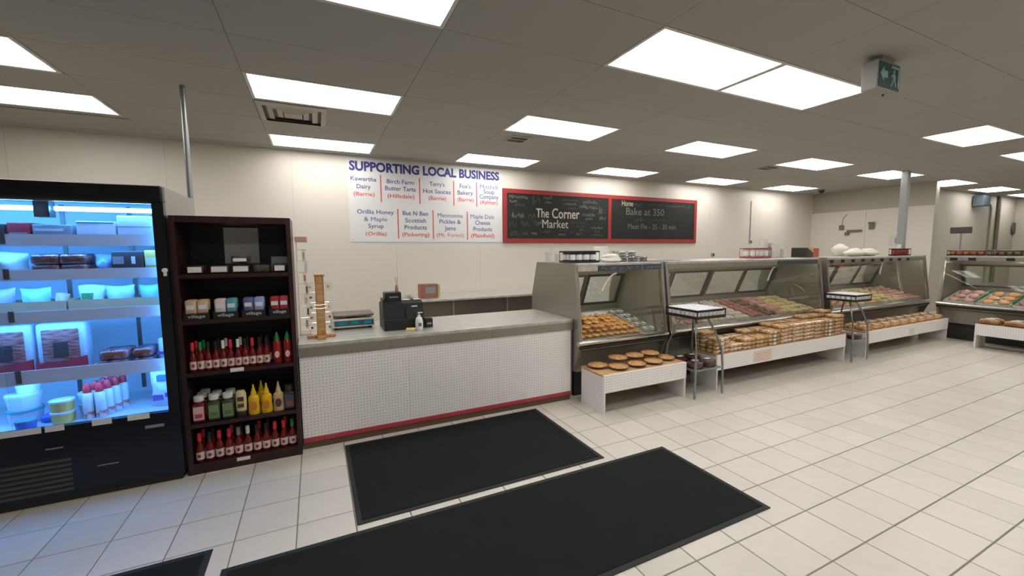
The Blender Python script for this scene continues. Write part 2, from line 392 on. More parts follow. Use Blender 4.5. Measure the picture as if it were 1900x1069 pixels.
mb.face([A(-.045, -.088), A(-.085, -.088), A(-.088, -.13), A(-.055, -.13)]); mb.face([A(-.055, -.13), A(-.07, -.13), A(-.04, -.178), A(-.022, -.178)])
mb.face([A(-.07, -.13), A(-.088, -.13), A(-.108, -.17), A(-.095, -.178)]); mb.face([A(-.045, -.088), A(-.02, -.115), A(-.028, -.12), A(-.05, -.1)])
O('pictogram', mb, M_exw, t)
O('test_button', MB().lathe([(.006, -.012), (.006, 0)], 8, (.05, .05, -.2)), M_black, t)
# power drops
tag(O('conduit_pole', MB().tube([(0, 0, 0), (0, 0, CZ-2.012)], .02, 12), M_galv, None, (-.925, 4.36, 2.008), smooth=40), 'thin galvanised pole from the ceiling down to the grocery cooler', 'pole')
t = thing('power_pole', 'square grey power pole from the ceiling down behind the red jar rack', 'pole', (9.68, 3.80, 1.4315))
O('post', MB().box(-.05, .05, -.05, .05, 0, CZ-1.437, .004), mat('pole_grey', S(158, 162, 160), .5, .2), t)
O('socket_box', MB().box(-.066, -.05, -.035, .035, .08, .2, .003), M_white, t)
# ------------------------------------------------------------------ floor mats
for (a, b, c, d), lab in zip(MATRECTS, ('black rubber floor mat laid along the pegboard counter', 'long black rubber floor mat lying in front of the shorter counter mat', 'black rubber floor mat in front of the lit grocery cooler')):
    t = thing('floor_mat', lab, 'mat', ((a+b)/2, (c+d)/2, .0005), 0, 'black floor mats')
    lx, ly = (b-a)/2, (d-c)/2
    O('pile', MB().box(-lx+.03, lx-.03, -ly+.03, ly-.03, 0, .008, .002), M_mat, t)
    O('border', ring(MB(), -lx, lx, -ly, ly, 0, .005, .03), M_matedge, t)
# ------------------------------------------------------------------ service counter
t = thing('service_counter', 'white pegboard service counter with a red strip along its foot', 'counter', (0, 3.58, 0))
CX0, CX1 = -.148, 2.392
O('carcass', MB().box(CX0, CX1, .02, .80, .085, .747), M_white, t)
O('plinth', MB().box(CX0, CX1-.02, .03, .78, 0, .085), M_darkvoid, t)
for a, b in ((CX0, .70), (.70, 1.55), (1.55, CX1-.012)): O('panel', MB().box(a+.0008, b-.0008, 0, .02, .09, .747), M_pegXZ, t)
O('corner_strip', MB().box(CX1-.012, CX1, -.002, .02, .05, .747), M_steel, t)
O('red_strip', MB().box(CX0, CX1-.012, -.006, .014, .052, .088, .003), M_red, t)
O('kick_board', MB().box(CX0, CX1-.02, .0, .03, .0, .052), mat('kick_brown', S(92, 70, 56), .6), t)
t = thing('worktop', 'long stainless steel worktop with a deep turned-down front edge', 'worktop', (0, 3.57, .7525))
O('top', MB().box(CX0-.004, 2.398, 0, .83, .072, .1045, .004), M_steeltop, t)
O('apron', MB().box(CX0-.004, 2.398, 0, .012, -.004, .0725, .002), M_steel, t)
WT = .8575
# back table
t = thing('prep_table', 'stainless steel prep table against the back wall', 'table', (0, 5.60, 0))
O('top', MB().box(1.28, 3.9, 0, .86, .87, .90, .004), M_steeltop, t)
O('front_panel', MB().box(1.30, 3.88, .08, .10, .12, .87), M_steeldk, t)
for x in (1.75, 2.6, 3.4): O('divider', MB().box(x, x+.02, .06, .08, .12, .87), M_steel, t)
O('shelf', MB().box(1.30, 3.88, .1, .84, .40, .42), M_steeldk, t)
for x in (1.32, 3.82): 
    for y in (.1, .8): O('leg', MB().box(x, x+.04, y, y+.04, 0, .87), M_steel, t)
# ------------------------------------------------------------------ wall boards
t = thing('printed_banner', 'white printed banner with blue lettering and red divider lines', 'sign', (.475, WB-.012, 1.71))
BX, BY, BZ = .475, WB-.012, 1.71
O('board', MB().box(0, 2.425, 0, .005, 0, 1.20), mat('banner_white', S(222, 222, 222), .5, 0, 3, .02), t)
M_blue = mat('print_blue', S(72, 84, 150), .6); M_navy = mat('print_navy', S(56, 58, 132), .6); M_pred = mat('print_red', S(214, 74, 74), .6)
zx = lambda x, y: onY(640+x*300/1782, 280+y*300/1782, BY)
def banner_text(s, cx, w_, yb, cap, mt, bold=.006):
    bold = 0 if 'M' in s else bold
    a, b, c_ = zx(cx-w_/2, yb), zx(cx+w_/2, yb), zx(cx, yb)
    hgt = zx(cx, yb-cap).z-c_.z
    text(s, (((a.x+b.x)/2)-BX, -.0012, c_.z-BZ), hgt, mt, t, b.x-a.x, bold)
a, b = zx(45, 192), zx(1700, 325)
text('SUPPORTING LOCAL BUSINESS', ((a.x+b.x)/2-BX, -.0012, 1.032), .128, M_navy, t, b.x-a.x, .042)
for args in (('Kawartha', 205, 285, 330), ('Dairy', 207, 155, 415), ('Birch Farm', 612, 300, 365), ('Butter Tarts', 612, 335, 440), ("Terry's", 1015, 165, 390), ('Hot Sauces', 1015, 305, 470), ("Fox's", 1325, 120, 413), ('Bakery', 1327, 170, 485), ('Mitchell', 1587, 190, 422), ('Soup', 1587, 120, 474), ('Company', 1587, 210, 530),
             ('Orillia Honey', 337, 405, 695), ('& Maple', 340, 255, 775), ('Syrup', 342, 170, 850), ('But N Ben', 778, 280, 712), ('Scottish', 780, 230, 790), ('Products', 780, 245, 865), ('Mennonite', 1160, 275, 735), ('Pickles &', 1160, 235, 803), ('Jams', 1160, 120, 875), ('Maple Dale', 1515, 260, 748), ('Cheese', 1518, 165, 815), ('Products', 1518, 205, 885)):
    banner_text(*args, 46, M_blue, .011)
for args in (('(Barrie)', 212, 230, 495), ('(Hillsdale)', 618, 295, 520), ('(Barrie)', 1018, 195, 543), ('(Barrie)', 1330, 180, 558), ('(Aylmer)', 1587, 195, 588), ('(Orillia)', 345, 230, 933), ('(Pickering)', 782, 300, 942), ('(Mt. Forest)', 1160, 295, 948), ('(Plainfield)', 1518, 255, 955)):
    banner_text(*args, 42, M_pred, .011)
for x, y0, y1 in ((397, 265, 565), (824, 300, 585), (1199, 330, 605), (1451, 347, 615), (587, 640, 968), (973, 655, 972), (1350, 670, 980)):
    a, b = zx(x, y0), zx(x, y1); xx = (a.x+b.x)/2-BX
    O('divider_line', MB().box(xx-.008, xx+.008, -.0012, 0, b.z-BZ, a.z-BZ), M_pred, t)
for x, z in ((.03, .03), (1.22, .03), (2.39, .03), (2.39, 1.17), (.03, 1.17)): O('screw', MB().lathe([(.007, 0), (.007, .004), (0, .005)], 8), M_galv, t, (x, -.004, z)).rotation_euler = (PI/2, 0, 0)
M_chalkb = two('chalkboard', S(25, 27, 26), S(36, 36, 35), 5, .8, .3, .8)
M_chalk = mat('chalk_white', S(196, 186, 170), .9, 0, 60, .3); M_chalk2 = mat('chalk_dim', S(118, 116, 108), .9, 0, 60, .3)
M_chalk3 = mat('chalk_faint', S(82, 82, 76), .9, 0, 60, .3)
def chalk(cx, z, wd, ht, parent, m_, n=None, name='chalk_strokes', y=-.0012, th=.006):
    """illegible chalk marks: a wandering stroke"""
    mb = MB(); n = n or max(6, int(wd/ht*4)); pts = []
    for i in range(n):
        pts.append((cx-wd/2+wd*i/(n-1)+random.uniform(-.3, .3)*ht*.4, z+ht*(random.random() if i % 2 else random.random()*.6)))
    for p, q in zip(pts, pts[1:]):
        if random.random() < .18: continue
        d = Vector((q[0]-p[0], q[1]-p[1])); 
        if d.length < .004: continue
        nrm = Vector((-d.y, d.x)).normalized()*th/2
        mb.face([(p[0]-nrm.x, y, p[1]-nrm.y), (p[0]+nrm.x, y, p[1]+nrm.y), (q[0]+nrm.x, y, q[1]+nrm.y), (q[0]-nrm.x, y, q[1]-nrm.y)])
    O(name, mb, m_, parent)
CBX, CBZ = 2.905, 1.70
t = thing('chalkboard', 'red framed double chalkboard hung on the white back wall', 'chalkboard', (CBX, WB-.0075, CBZ))
mid = onY(1131, 400, WB-.03).x-CBX; CW, CH = 4.595, .915
t.location.y = WB-.0305
F = .075
for a, b in ((F*.8, mid-F/2), (mid+F/2, CW-F)): O('slate', MB().box(a, b, 0, .01, F*.8, CH-F*.8), M_chalkb, t)
O('frame', MB().box(0, CW, -.008, .022, 0, F, .003).box(0, CW, -.008, .022, CH-F, CH, .003).box(0, F, -.008, .022, F, CH-F, .003).box(CW-F, CW, -.008, .022, F, CH-F, .003), M_redframe, t)
O('centre_post', MB().box(mid-F/2, mid+F/2, -.010, .022, F, CH-F, .003), M_redframe, t)
cb = lambda zx_, zy_, ox=920, oy=340, sc=220/1900: (lambda p: (p.x-CBX, p.z-CBZ))(onY(ox+zx_*sc, oy+zy_*sc, WB-.031))
def ctext(s, x0, x1, yb, ytop, mt, ox=920, oy=340, sc=220/1900, bold=.0):
    a, b, c_ = cb(x0, yb, ox, oy, sc), cb(x1, yb, ox, oy, sc), cb((x0+x1)/2, ytop, ox, oy, sc)
    text(s, ((a[0]+b[0])/2, -.0015, a[1]), c_[1]-a[1], mt, t, b[0]-a[0], bold, 'chalk_lettering')
ctext('The', 645, 850, 545, 405, M_chalk, bold=.01); ctext('Corner', 900, 1340, 560, 410, M_chalk, bold=.01); ctext('Market', 745, 1160, 715, 585, M_chalk)
random.seed(11)
for (x0, x1, y0, y1, m_) in ((190, 540, 240, 185, M_chalk2), (210, 350, 310, 260, M_chalk2), (290, 480, 370, 310, M_chalk3), (570, 720, 350, 190, M_chalk3), (750, 910, 260, 195, M_chalk2), (780, 900, 330, 275, M_chalk2), (1050, 1340, 290, 235, M_chalk3), (1070, 1310, 350, 305, M_chalk2), (1140, 1300, 420, 380, M_chalk3), (1380, 1640, 330, 265, M_chalk2), (1330, 1640, 410, 345, M_chalk2), (1400, 1600, 460, 420, M_chalk3),
                       (230, 470, 560, 460, M_chalk2), (510, 640, 600, 480, M_chalk3), (1370, 1600, 540, 480, M_chalk2), (1420, 1560, 590, 555, M_chalk2), (1640, 1760, 520, 380, M_chalk2), (1650, 1760, 590, 530, M_chalk2), (210, 330, 700, 580, M_chalk3), (380, 560, 700, 590, M_chalk3), (620, 740, 690, 590, M_chalk2), (1180, 1480, 650, 610, M_chalk3), (1260, 1460, 710, 670, M_chalk3), (1330, 1420, 765, 725, M_chalk2), (1500, 1730, 740, 690, M_chalk2), (1550, 1680, 790, 750, M_chalk3), (200, 400, 850, 760, M_chalk3), (410, 540, 840, 770, M_chalk3), (560, 670, 830, 780, M_chalk2), (700, 900, 800, 740, M_chalk3), (990, 1120, 845, 800, M_chalk2), (1180, 1250, 810, 740, M_chalk3), (1290, 1380, 840, 790, M_chalk2), (1520, 1740, 860, 810, M_chalk3), (1000, 1120, 775, 735, M_chalk3)):
    a, b, c_ = cb(x0, y0), cb(x1, y0), cb(x0, y1)
    wd = b[0]-a[0]; k = max(1, round(wd/.28))
    for q in range(k):
        for rep in range(2): chalk(a[0]+wd*(q+.5)/k, a[1], wd/k*.85, (c_[1]-a[1])*1.1, t, m_, max(9, int(wd/k/(c_[1]-a[1])*7)), th=.0075)
K2 = dict(ox=1120, oy=350, sc=180/1749)
ctext('Home', 330, 530, 310, 215, M_chalk, **K2); ctext('Bake at 350', 405, 1090, 470, 355, M_chalk2, bold=.004, **K2); ctext('Meat Pie - 25 - 30 min', 440, 1300, 725, 640, M_chalk2, **K2)
for (x0, x1, y0, y1, m_) in ((550, 700, 310, 250, M_chalk2), (760, 1080, 305, 260, M_chalk3), (1120, 1560, 335, 285, M_chalk2), (570, 770, 595, 510, M_chalk2), (880, 1190, 590, 540, M_chalk3)):
    a, b, c_ = cb(x0, y0, **K2), cb(x1, y0, **K2), cb(x0, y1, **K2); chalk((a[0]+b[0])/2, a[1], b[0]-a[0], c_[1]-a[1], t, m_)
# wall bits
for px, py, lab in ((1322, 473, 'small grey wall outlet beside the chalkboard, above the long case'), (1392, 449, 'small grey junction box low on the wall seam above the jar pack')):
    p = onY(px, py, WB-.006); t = thing('wall_outlet', lab, 'outlet', (p.x, WB-.0065, p.z))
    O('plate', MB().box(-.05, .05, -.012, 0, -.04, .04, .003), mat('outlet_grey', S(150, 148, 142), .5), t); O('socket', MB().box(.0, .035, -.016, -.012, -.025, .025), M_black, t)
tag(O('surface_conduit', MB().tube([(0, 0, 0), (0, 0, .9)], .008, 8), M_galv, None, (9.31, WB-.0155, onY(1392, 445, WB).z), smooth=40), 'thin conduit running up the back wall seam', 'conduit')
# ------------------------------------------------------------------ display cases
def steel_case(name, label, L, loc, rz=0, lit=False, doors=3, squares=()):
    t = thing(name, label, 'display case', loc, rz, 'glass fronted deli cases')
    prof = [(.0, .56), (.005, .64), (.095, 1.35), (.105, 1.432), (.90, 1.432), (1.02, 1.04), (1.03, .70), (.95, .30), (.10, .30)]
    for x0, x1 in ((0, .035), (L-.035, L)):
        O('end_panel', MB().prism(prof, 'x', x0, x1), M_steel, t)
    O('base', MB().prism([(.015, .60), (.015, .535), (.09, .50), (.12, .28), (.95, .28), (1.0, .60)], 'x', .035, L-.035), M_steel, t)
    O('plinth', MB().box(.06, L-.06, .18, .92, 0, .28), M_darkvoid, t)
    O('deck', MB().prism([(.02, .60), (.02, .625), (.80, .80), (.95, .80), (.95, .60)], 'x', .035, L-.035), M_steeltop, t)
    O('bumper_rail', MB().tube([(-.002, .012, .608), (L+.002, .012, .608)], .028, 12), M_chrome, t, smooth=40)
    O('bumper_strip', MB().box(0, L, -.006, .014, .548, .582, .006), M_black, t)
    O('front_glass', MB().prism([(.022, .632), (.028, .632), (.112, 1.352), (.106, 1.352)], 'x', .037, L-.037), M_glass, t)
    O('header', MB().box(.035, L-.035, .092, .125, 1.345, 1.405, .003), M_steel, t)
    O('top', MB().box(.035, L-.035, .105, .90, 1.405, 1.4295, .003), M_steeltop, t)
    for x in (.036, L-.05): O('glass_channel', MB().prism([(.014, .632), (.034, .632), (.118, 1.348), (.098, 1.348)], 'x', x, x+.014), M_chrome, t)
    # leaning back with sliding doors
    yb = lambda z: .90-(z-.78)*.42
    O('back_rail', MB().prism([(yb(.80), .80), (yb(.80)+.05, .80), (yb(.87)+.05, .87), (yb(.87), .87)], 'x', .035, L-.035), M_steel, t)
    O('back_header', MB().prism([(yb(1.27), 1.27), (yb(1.27)+.05, 1.27), (yb(1.40)+.05, 1.405), (yb(1.40), 1.405)], 'x', .035, L-.035), M_steel, t)
    w_ = (L-.07)/doors
    for k in range(doors):
        a, b = .035+k*w_, .035+(k+1)*w_; o = .012*(k % 2)
        d = O('back_door', MB(), M_steeldk, t) if False else None
        mb = MB(); st = .045
        for x0, x1, z0, z1 in ((a, a+st, .87, 1.27), (b-st, b, .87, 1.27), (a+st, b-st, .87, .90), (a+st, b-st, 1.24, 1.27)):
            mb.prism([(yb(z0)+o, z0), (yb(z0)+.016+o, z0), (yb(z1)+.016+o, z1), (yb(z1)+o, z1)], 'x', x0, x1)
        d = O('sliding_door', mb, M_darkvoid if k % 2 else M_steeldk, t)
        O('pane', MB().prism([(yb(.90)+.006+o, .90), (yb(.90)+.011+o, .90), (yb(1.24)+.011+o, 1.24), (yb(1.24)+.006+o, 1.24)], 'x', a+st, b-st), M_glass, d)
    O('lamp_tube', MB().tube([(.10, .19, 1.375), (L-.10, .19, 1.375)], .013, 8), M_tubew, t)  # belongs to the long case; in the others added to brighten the goods
    O('lamp_holder', MB().box(.07, L-.07, .165, .215, 1.39, 1.405), M_white, t)
    O('hose', MB().tube([(L-.25-.07*i, .62-.02*i, 1.28-.035*i*i*.35) for i in range(5)], .011, 6), M_white, t)
    for x in squares: O('price_square', MB().box(x-.045, x+.045, .086, .0915, 1.352, 1.398), M_black, t)
    return t
CY = 3.462
c1 = steel_case('display_case', 'short steel display case full of butter tarts beside the service counter', 1.225, (2.405, CY, 0), 0, False, 2)
c2 = steel_case('display_case', 'long steel display case with meat trays behind the bread bench', 3.09, (3.665, CY, 0), 0, True, 4)
c3 = steel_case('display_case', 'steel display case with a row of black price squares along its header', 3.13, (6.90, CY, 0), 0, False, 4, [.12+.29*i for i in range(9)])
c4 = steel_case('display_case', 'steel display case turned across the end of the row with green tray dividers', 2.5, (9.74, 3.275, 0), -PI/2, False, 3, [.14, .36, .78, 1.0, 1.2, 1.5, 1.8])
# header signs
M_slate = mat('slate_strip', S(58, 62, 66), .6, 0, 30, .2); M_bchalk = mat('chalk_blue', S(140, 152, 176), .9)
random.seed(5)
for c, x0, x1, marks in ((c1, .295, .895, 5), (c1, .915, 1.185, 3), (c2, 2.06, 2.98, 0)):
    o = O('sign_strip', MB().box(x0, x1, .085, .0915, 1.348, 1.408), M_slate, c)
    for k in range(marks): chalk(x0+.08+(x1-x0-.12)*k/max(1, marks-1)*.95, 1.362, .08, .032, o, M_bchalk, 7, 'chalk_strokes', .0842, .004)
O('spacer_block', MB().box(.037, .285, .088, .0915, 1.352, 1.398), M_steeltop, c1)
def deck_pt(c, x, y, dz=0):
    """point on a case's sloping deck"""
    return c.matrix_basis @ Vector((x, y,   .625+(y-.02)*.175/.78+dz))
SL = math.atan2(.175, .78)
# tarts
t = thing('butter_tart', 'x', 'tart')
O('crust', MB().lathe([(.026, 0), (.040, .024), (.045, .026), (.041, .029), (.036, .021)], 12), M_crust, t, smooth=50)
O('filling', MB().lathe([(.0365, .021), (.03, .026), (.0, .029)], 12), two('tart_filling', S(236, 172, 66), S(168, 98, 34), 25, .25, bump=.1), t, smooth=50)
PT = Proto(t); random.seed(3)
M_fill2 = two('tart_filling_dark', S(96, 52, 26), S(66, 34, 18), 25, .25)
for r in range(6):
    for k in range(9):
        x, y = .10+k*.093, .10+r*.095
        PT.put(deck_pt(c1, x, y, .003), 0, 'golden butter tart lying in the short display case', 'butter tarts', SL)
for r in range(5):
    for k in range(8-r//2):
        if random.random() < .12: continue
        x, y = .145+k*.093, .145+r*.095
        o = PT.put(deck_pt(c1, x+random.uniform(-.004, .004), y, .037), 0, 'golden butter tart lying in the short display case', 'butter tarts', SL+random.uniform(-.06, .06), random.uniform(-.06, .06))
M_foil = mat('foil', S(190, 188, 184), .25, .9, 40, .2, .4, 40)
for r in range(3):
    for k in range(6-r):
        if random.random() < .2: continue
        PT.put(deck_pt(c1, .11+k*.095+random.uniform(-.006, .006), .16+r*.1+random.uniform(-.006, .006), .073), 0, 'golden butter tart lying in the short display case', 'butter tarts', SL+random.uniform(-.1, .1), random.uniform(-.1, .1))
t = thing('foil_pack', 'silver foil wrapped pack beside the butter tarts', 'package', group='foil packs')
O('wrap', MB().box(-.045, .045, -.06, .06, 0, .03, .012, 2), M_foil, t, smooth=60); O('sticker', MB().box(-.02, .02, -.03, .03, .0302, .031), M_tag, t)
PF = Proto(t)
for k in range(2):
    for r in range(5): PF.put(deck_pt(c1, .985+k*.105, .12+r*.135, .002), 0, None, None, SL)
# meat pieces and trays
BLOBS = []
random.seed(21)
for k in range(4): BLOBS.append(MB().blob((0, 0, .35), 1, 1, .7, 2, .16, .5).mesh('piece', 80))
def piece_mats():
    d = {}
    d['red'] = two('meat_red', S(150, 48, 44), S(212, 150, 140), 22, .25)
    d['pink'] = two('meat_pink', S(206, 140, 126), S(226, 182, 168), 18, .3)
    d['brown'] = two('meat_brown', S(98, 58, 40), S(140, 84, 58), 20, .35)
    d['yellow'] = two('meat_yellow', S(214, 190, 120), S(232, 214, 160), 16, .35)
    d['cream'] = two('meat_cream', S(226, 212, 176), S(208, 182, 140), 16, .35)
    d['orange'] = two('meat_orange', S(214, 142, 82), S(228, 178, 126), 18, .35)
    d['white'] = two('meat_white', S(226, 222, 214), S(206, 120, 110), 20, .2, .5, .7)
    return d
PMAT = piece_mats()
def tray(c, x0, x1, y0, y1, kind, desc, nx=3, ny=5, film=False, divider=False, where='', sz=1.0):
    t = thing('meat_tray', f'shallow steel tray of {desc} {where}', 'tray', deck_pt(c, (x0+x1)/2, y0, .002), c.rotation_euler.z, 'trays in the deli cases')
    t.rotation_euler = (Matrix.Rotation(c.rotation_euler.z, 3, 'Z') @ Matrix.Rotation(SL, 3, 'X')).to_euler()
    hx, ly = (x1-x0)/2-.006, (y1-y0)
    O('pan', MB().box(-hx, hx, 0, ly, 0, .006).box(-hx, -hx+.006, 0, ly, .006, .03).box(hx-.006, hx, 0, ly, .006, .03).box(-hx+.006, hx-.006, 0, .006, .006, .03).box(-hx+.006, hx-.006, ly-.006, ly, .006, .03), M_steeltop, t)
    if divider: O('divider', MB().box(-hx-.004, -hx+.008, -.0, ly, .031, .075), mat('divider_green', S(52, 128, 84), .4), t)
    bpy.context.view_layer.update()
    Mx = t.matrix_basis
    for i in range(nx):
        for j in range(ny):
            px, py = (-hx+.02)+(2*hx-.04)*(i+.5)/nx, .02+(ly-.04)*(j+.5)/ny
            rx, ry = (2*hx-.04)/nx*.425*sz, (ly-.04)/ny*.415*sz
            o = O('meat_piece', random.choice(BLOBS), PMAT[kind], None)
            o.location = Mx @ Vector((px+random.uniform(-.004, .004), py+random.uniform(-.004, .004), .0095)); o.rotation_euler = t.rotation_euler
            o.rotation_euler.rotate_axis('Z', random.uniform(-.12, .12)); o.scale = (rx, ry, random.uniform(.035, .055))
            tag(o, f'{desc.rstrip("s") if not desc.endswith("ss") else desc} {where}'.replace('behind the bread bench ', ''), 'meat', f'{desc} {where}')
            if film:
                pass
random.seed(9)
W2 = 'in the long case behind the bread bench'; W3 = 'in the case with black price squares'; W4 = 'in the crosswise case with green dividers'
for i, (kind, desc, nx, ny) in enumerate((('cream', 'pale chicken pieces', 3, 5), ('red', 'raw red steaks', 3, 5), ('yellow', 'yellow marinated chicken', 3, 5), ('white', 'white marbled cutlets', 4, 6), ('white', 'white marbled cutlets', 4, 6), ('red', 'raw red steaks', 4, 6), ('brown', 'dark brown marinated meat', 3, 5), ('pink', 'pink pork chops', 3, 5), ('yellow', 'yellow marinated chicken', 3, 5), ('yellow', 'yellow marinated chicken', 3, 5))):
    x0 = .05+i*.299; tray(c2, x0, x0+.297, .06, .76, kind, desc, nx, ny, where='at the counter end of the long case' if i < 3 else 'at the far end of the long case' if i > 7 else 'mid-way along the long case')
for i, (kind, desc) in enumerate((('orange', 'orange breaded cutlets'), ('orange', 'orange breaded cutlets'), ('yellow', 'yellow sausages'), ('orange', 'orange breaded cutlets'), ('yellow', 'yellow sausages'), ('yellow', 'yellow sausages'), ('pink', 'pink sausages'), ('pink', 'pink sausages'))):
    x0 = .05+i*.38; tray(c3, x0, x0+.376, .06, .76, kind, desc, 2, 6, where=W3)
for i, (kind, desc) in enumerate((('pink', 'pale pink pork roast'), ('orange', 'orange smoked meat'), ('red', 'raw red beef cuts'), ('pink', 'pale pink pork roast'), ('red', 'raw red beef cuts'), ('cream', 'pale veal cuts'))):
    x0 = .05+i*.40; tray(c4, x0, x0+.396, .06, .74, kind, desc, 2, 3, divider=i > 0, where=W4)
# ------------------------------------------------------------------ benches
def bench(label, x0, x1, y0, y1, h, rz=0, loc=None, left=True):
    L, D = x1-x0, y1-y0
    t = thing('display_bench', label, 'bench', loc or (x0, y0, 0), rz, 'low white display benches')
    peg = M_pegXZ if rz == 0 else M_pegYZ; side = M_pegYZ if rz == 0 else M_pegXZ
    O('top', MB().box(0, L, .004, D, h-.02, h), M_wood, t)
    O('apron', MB().box(0, L, -.012, .004, h-.175, h-.001), peg, t)
    for x in (0, L-.022): O('leg_panel', MB().box(x+.002, x+.02, .006, D, 0, h-.0205), side, t); O('leg_edge', MB().box(x, x+.022, -.008, .006, 0, h-.176), M_white, t)
    O('back_rail', MB().box(.022, L-.022, D-.02, D, h-.12, h-.02), M_white, t)
    return t
b1 = bench('short white pegboard bench carrying wrapped pies', 2.42, 3.50, 3.085, 3.445, .385)
b2 = bench('long white bench stacked with packed biscuits in front of the meat case', 3.99, 6.56, 3.10, 3.445, .395)
b3 = bench('white bench with bagged buns in front of the case with price squares', 7.08, 9.66, 3.09, 3.44, .375)
b4 = bench('white bench with wrapped loaves in front of the crosswise case', 0, 1.9, 0, .36, .385, -PI/2, (9.27, 2.645, 0))
o = O('notice', MB().box(.62, .96, -.0135, -.0122, .235, .365), mat('notice_paper', S(226, 208, 192), .8), b2)
random.seed(31)
for z in (.32, .285, .25): chalk(.79, z, .24, .02, o, mat('notice_ink', S(206, 150, 140), .8), 14, 'faint_print', -.0142, .004)
o = O('notice', MB().box(1.25, 1.42, -.0135, -.0122, .22, .32), M_paper, b3)
# pies
t = thing('wrapped_pie', 'x', 'pie')
O('plate', MB().lathe([(.075, 0), (.103, .022), (.108, .023)], 24), M_foil, t, smooth=50)
mb = MB().lathe([(.106, .0235), (.103, .033), (.08, .041), (.0, .046)], 24)
O('crust', mb, M_crust, t, smooth=50); O('film', MB().lathe([(.1095, .021), (.108, .034), (.082, .0435), (.0, .0485)], 24), M_film, t, smooth=60)
PP = Proto(t)
for k, (x, y, z) in enumerate(((2.54, 3.335, 0), (2.70, 3.205, 0), (2.93, 3.205, 0), (3.16, 3.205, 0), (3.385, 3.26, 0), (2.80, 3.335, .047), (3.02, 3.335, .047), (3.235, 3.335, .047))):
    lab = 'golden pie wrapped in clear film flat on the short pegboard bench'
    if k == 0: lab = 'golden wrapped pie at the counter end of the short pegboard bench'
    if k == 4: lab = 'golden wrapped pie at the stand end of the short pegboard bench'
    if z: lab = 'golden wrapped pie propped on the pies in front of it'
    PP.put((x, y, .3855+z), k, lab, 'wrapped pies', scale=(.93, .93, 1))
# biscuit packs
t = thing('biscuit_pack', 'x', 'package')
mb = MB()
for i in range(3):
    for j in range(2): mb.lathe([(.032, .002), (.037, .012), (.037, .026), (.03, .036), (0, .04)], 9, (-.072+.072*i, -.038+.076*j, 0))
O('biscuits', mb, M_bun, t, smooth=50)
O('clamshell', MB().box(-.108, .108, -.08, .08, 0, .046, .01, 1), clear('clamshell', (.97, .96, .94, 1), .08, .5, .015), t)
PB = Proto(t); random.seed(13)
t2 = dup(t, (0, 0, 0)); O('label', MB().box(-.05, .0, -.0815, -.0802, .008, .038), M_tag, t2); PB2 = Proto(t2)
stacks = [(4.12, [4, 5]), (4.355, [2, 3]), (4.59, [3, 3]), (4.825, [3, 4]), (5.06, [4, 4]), (5.295, [5, 5]), (5.53, [5, 5]), (5.765, [5, 5]), (6.0, [5, 6]), (6.235, [5, 6]), (6.46, [6, 7])]
ORD = 'first second third fourth fifth sixth seventh eighth ninth tenth eleventh'.split()
for si, (x, (nf, nb)) in enumerate(stacks):
    for y, n in ((3.19, nf), (3.36, nb)):
        for k in range(n):
            top = k == n-1
            (PB2 if si in (0, 4, 9) and y < 3.3 else PB).put((x+random.uniform(-.004, .004), y+random.uniform(-.002, .002), .3955+k*.0465), 0, f'{"topmost tan" if top else "tan"} {"labelled " if si in (0, 4, 9) and y < 3.3 else ""}biscuit pack of the {ORD[si]} {"aisle-side" if y < 3.3 else "case-side"} stack counted from the jar stand', 'biscuit packs on the long bench')
# bagged buns
t = thing('bun_bag', 'clear bag of pale buns lying on the bench under the price squares', 'bread', group='bagged buns')
mb = MB(); random.seed(4)
for i in range(3):
    for j in range(2): mb.blob((-.075+.075*i, -.04+.08*j, .03), .042, .045, .04, 2, .05, .75)
O('buns', mb, M_bun, t, smooth=60); mb = MB(); mb.blob((0, 0, .042), .135, .095, .055, 2, .1, .72); O('bag', mb, M_film, t, smooth=80)
PG = Proto(t)
for k in range(9):
    for y in (3.185, 3.355): PG.put((7.24+k*.278, y, .3765), random.uniform(-.04, .04), scale=(.92, .86, 1))
t = thing('wrapped_loaf', 'pale loaf in a white labelled wrapper on the end bench', 'bread', group='wrapped loaves')
mb = MB().box(-.11, .11, -.07, .07, 0, .075, .03, 3); O('loaf', mb, M_bread, t, smooth=60); O('wrapper', MB().box(-.115, .115, -.074, .074, 0, .080, .03, 3), M_film, t, smooth=60); O('label', MB().box(-.05, .05, -.045, .045, .0802, .0808), M_tag, t)
PW = Proto(t)
for k in range(6):
    for x in (9.37, 9.53): PW.put((x, 2.52-k*.26, .3865), PI/2)
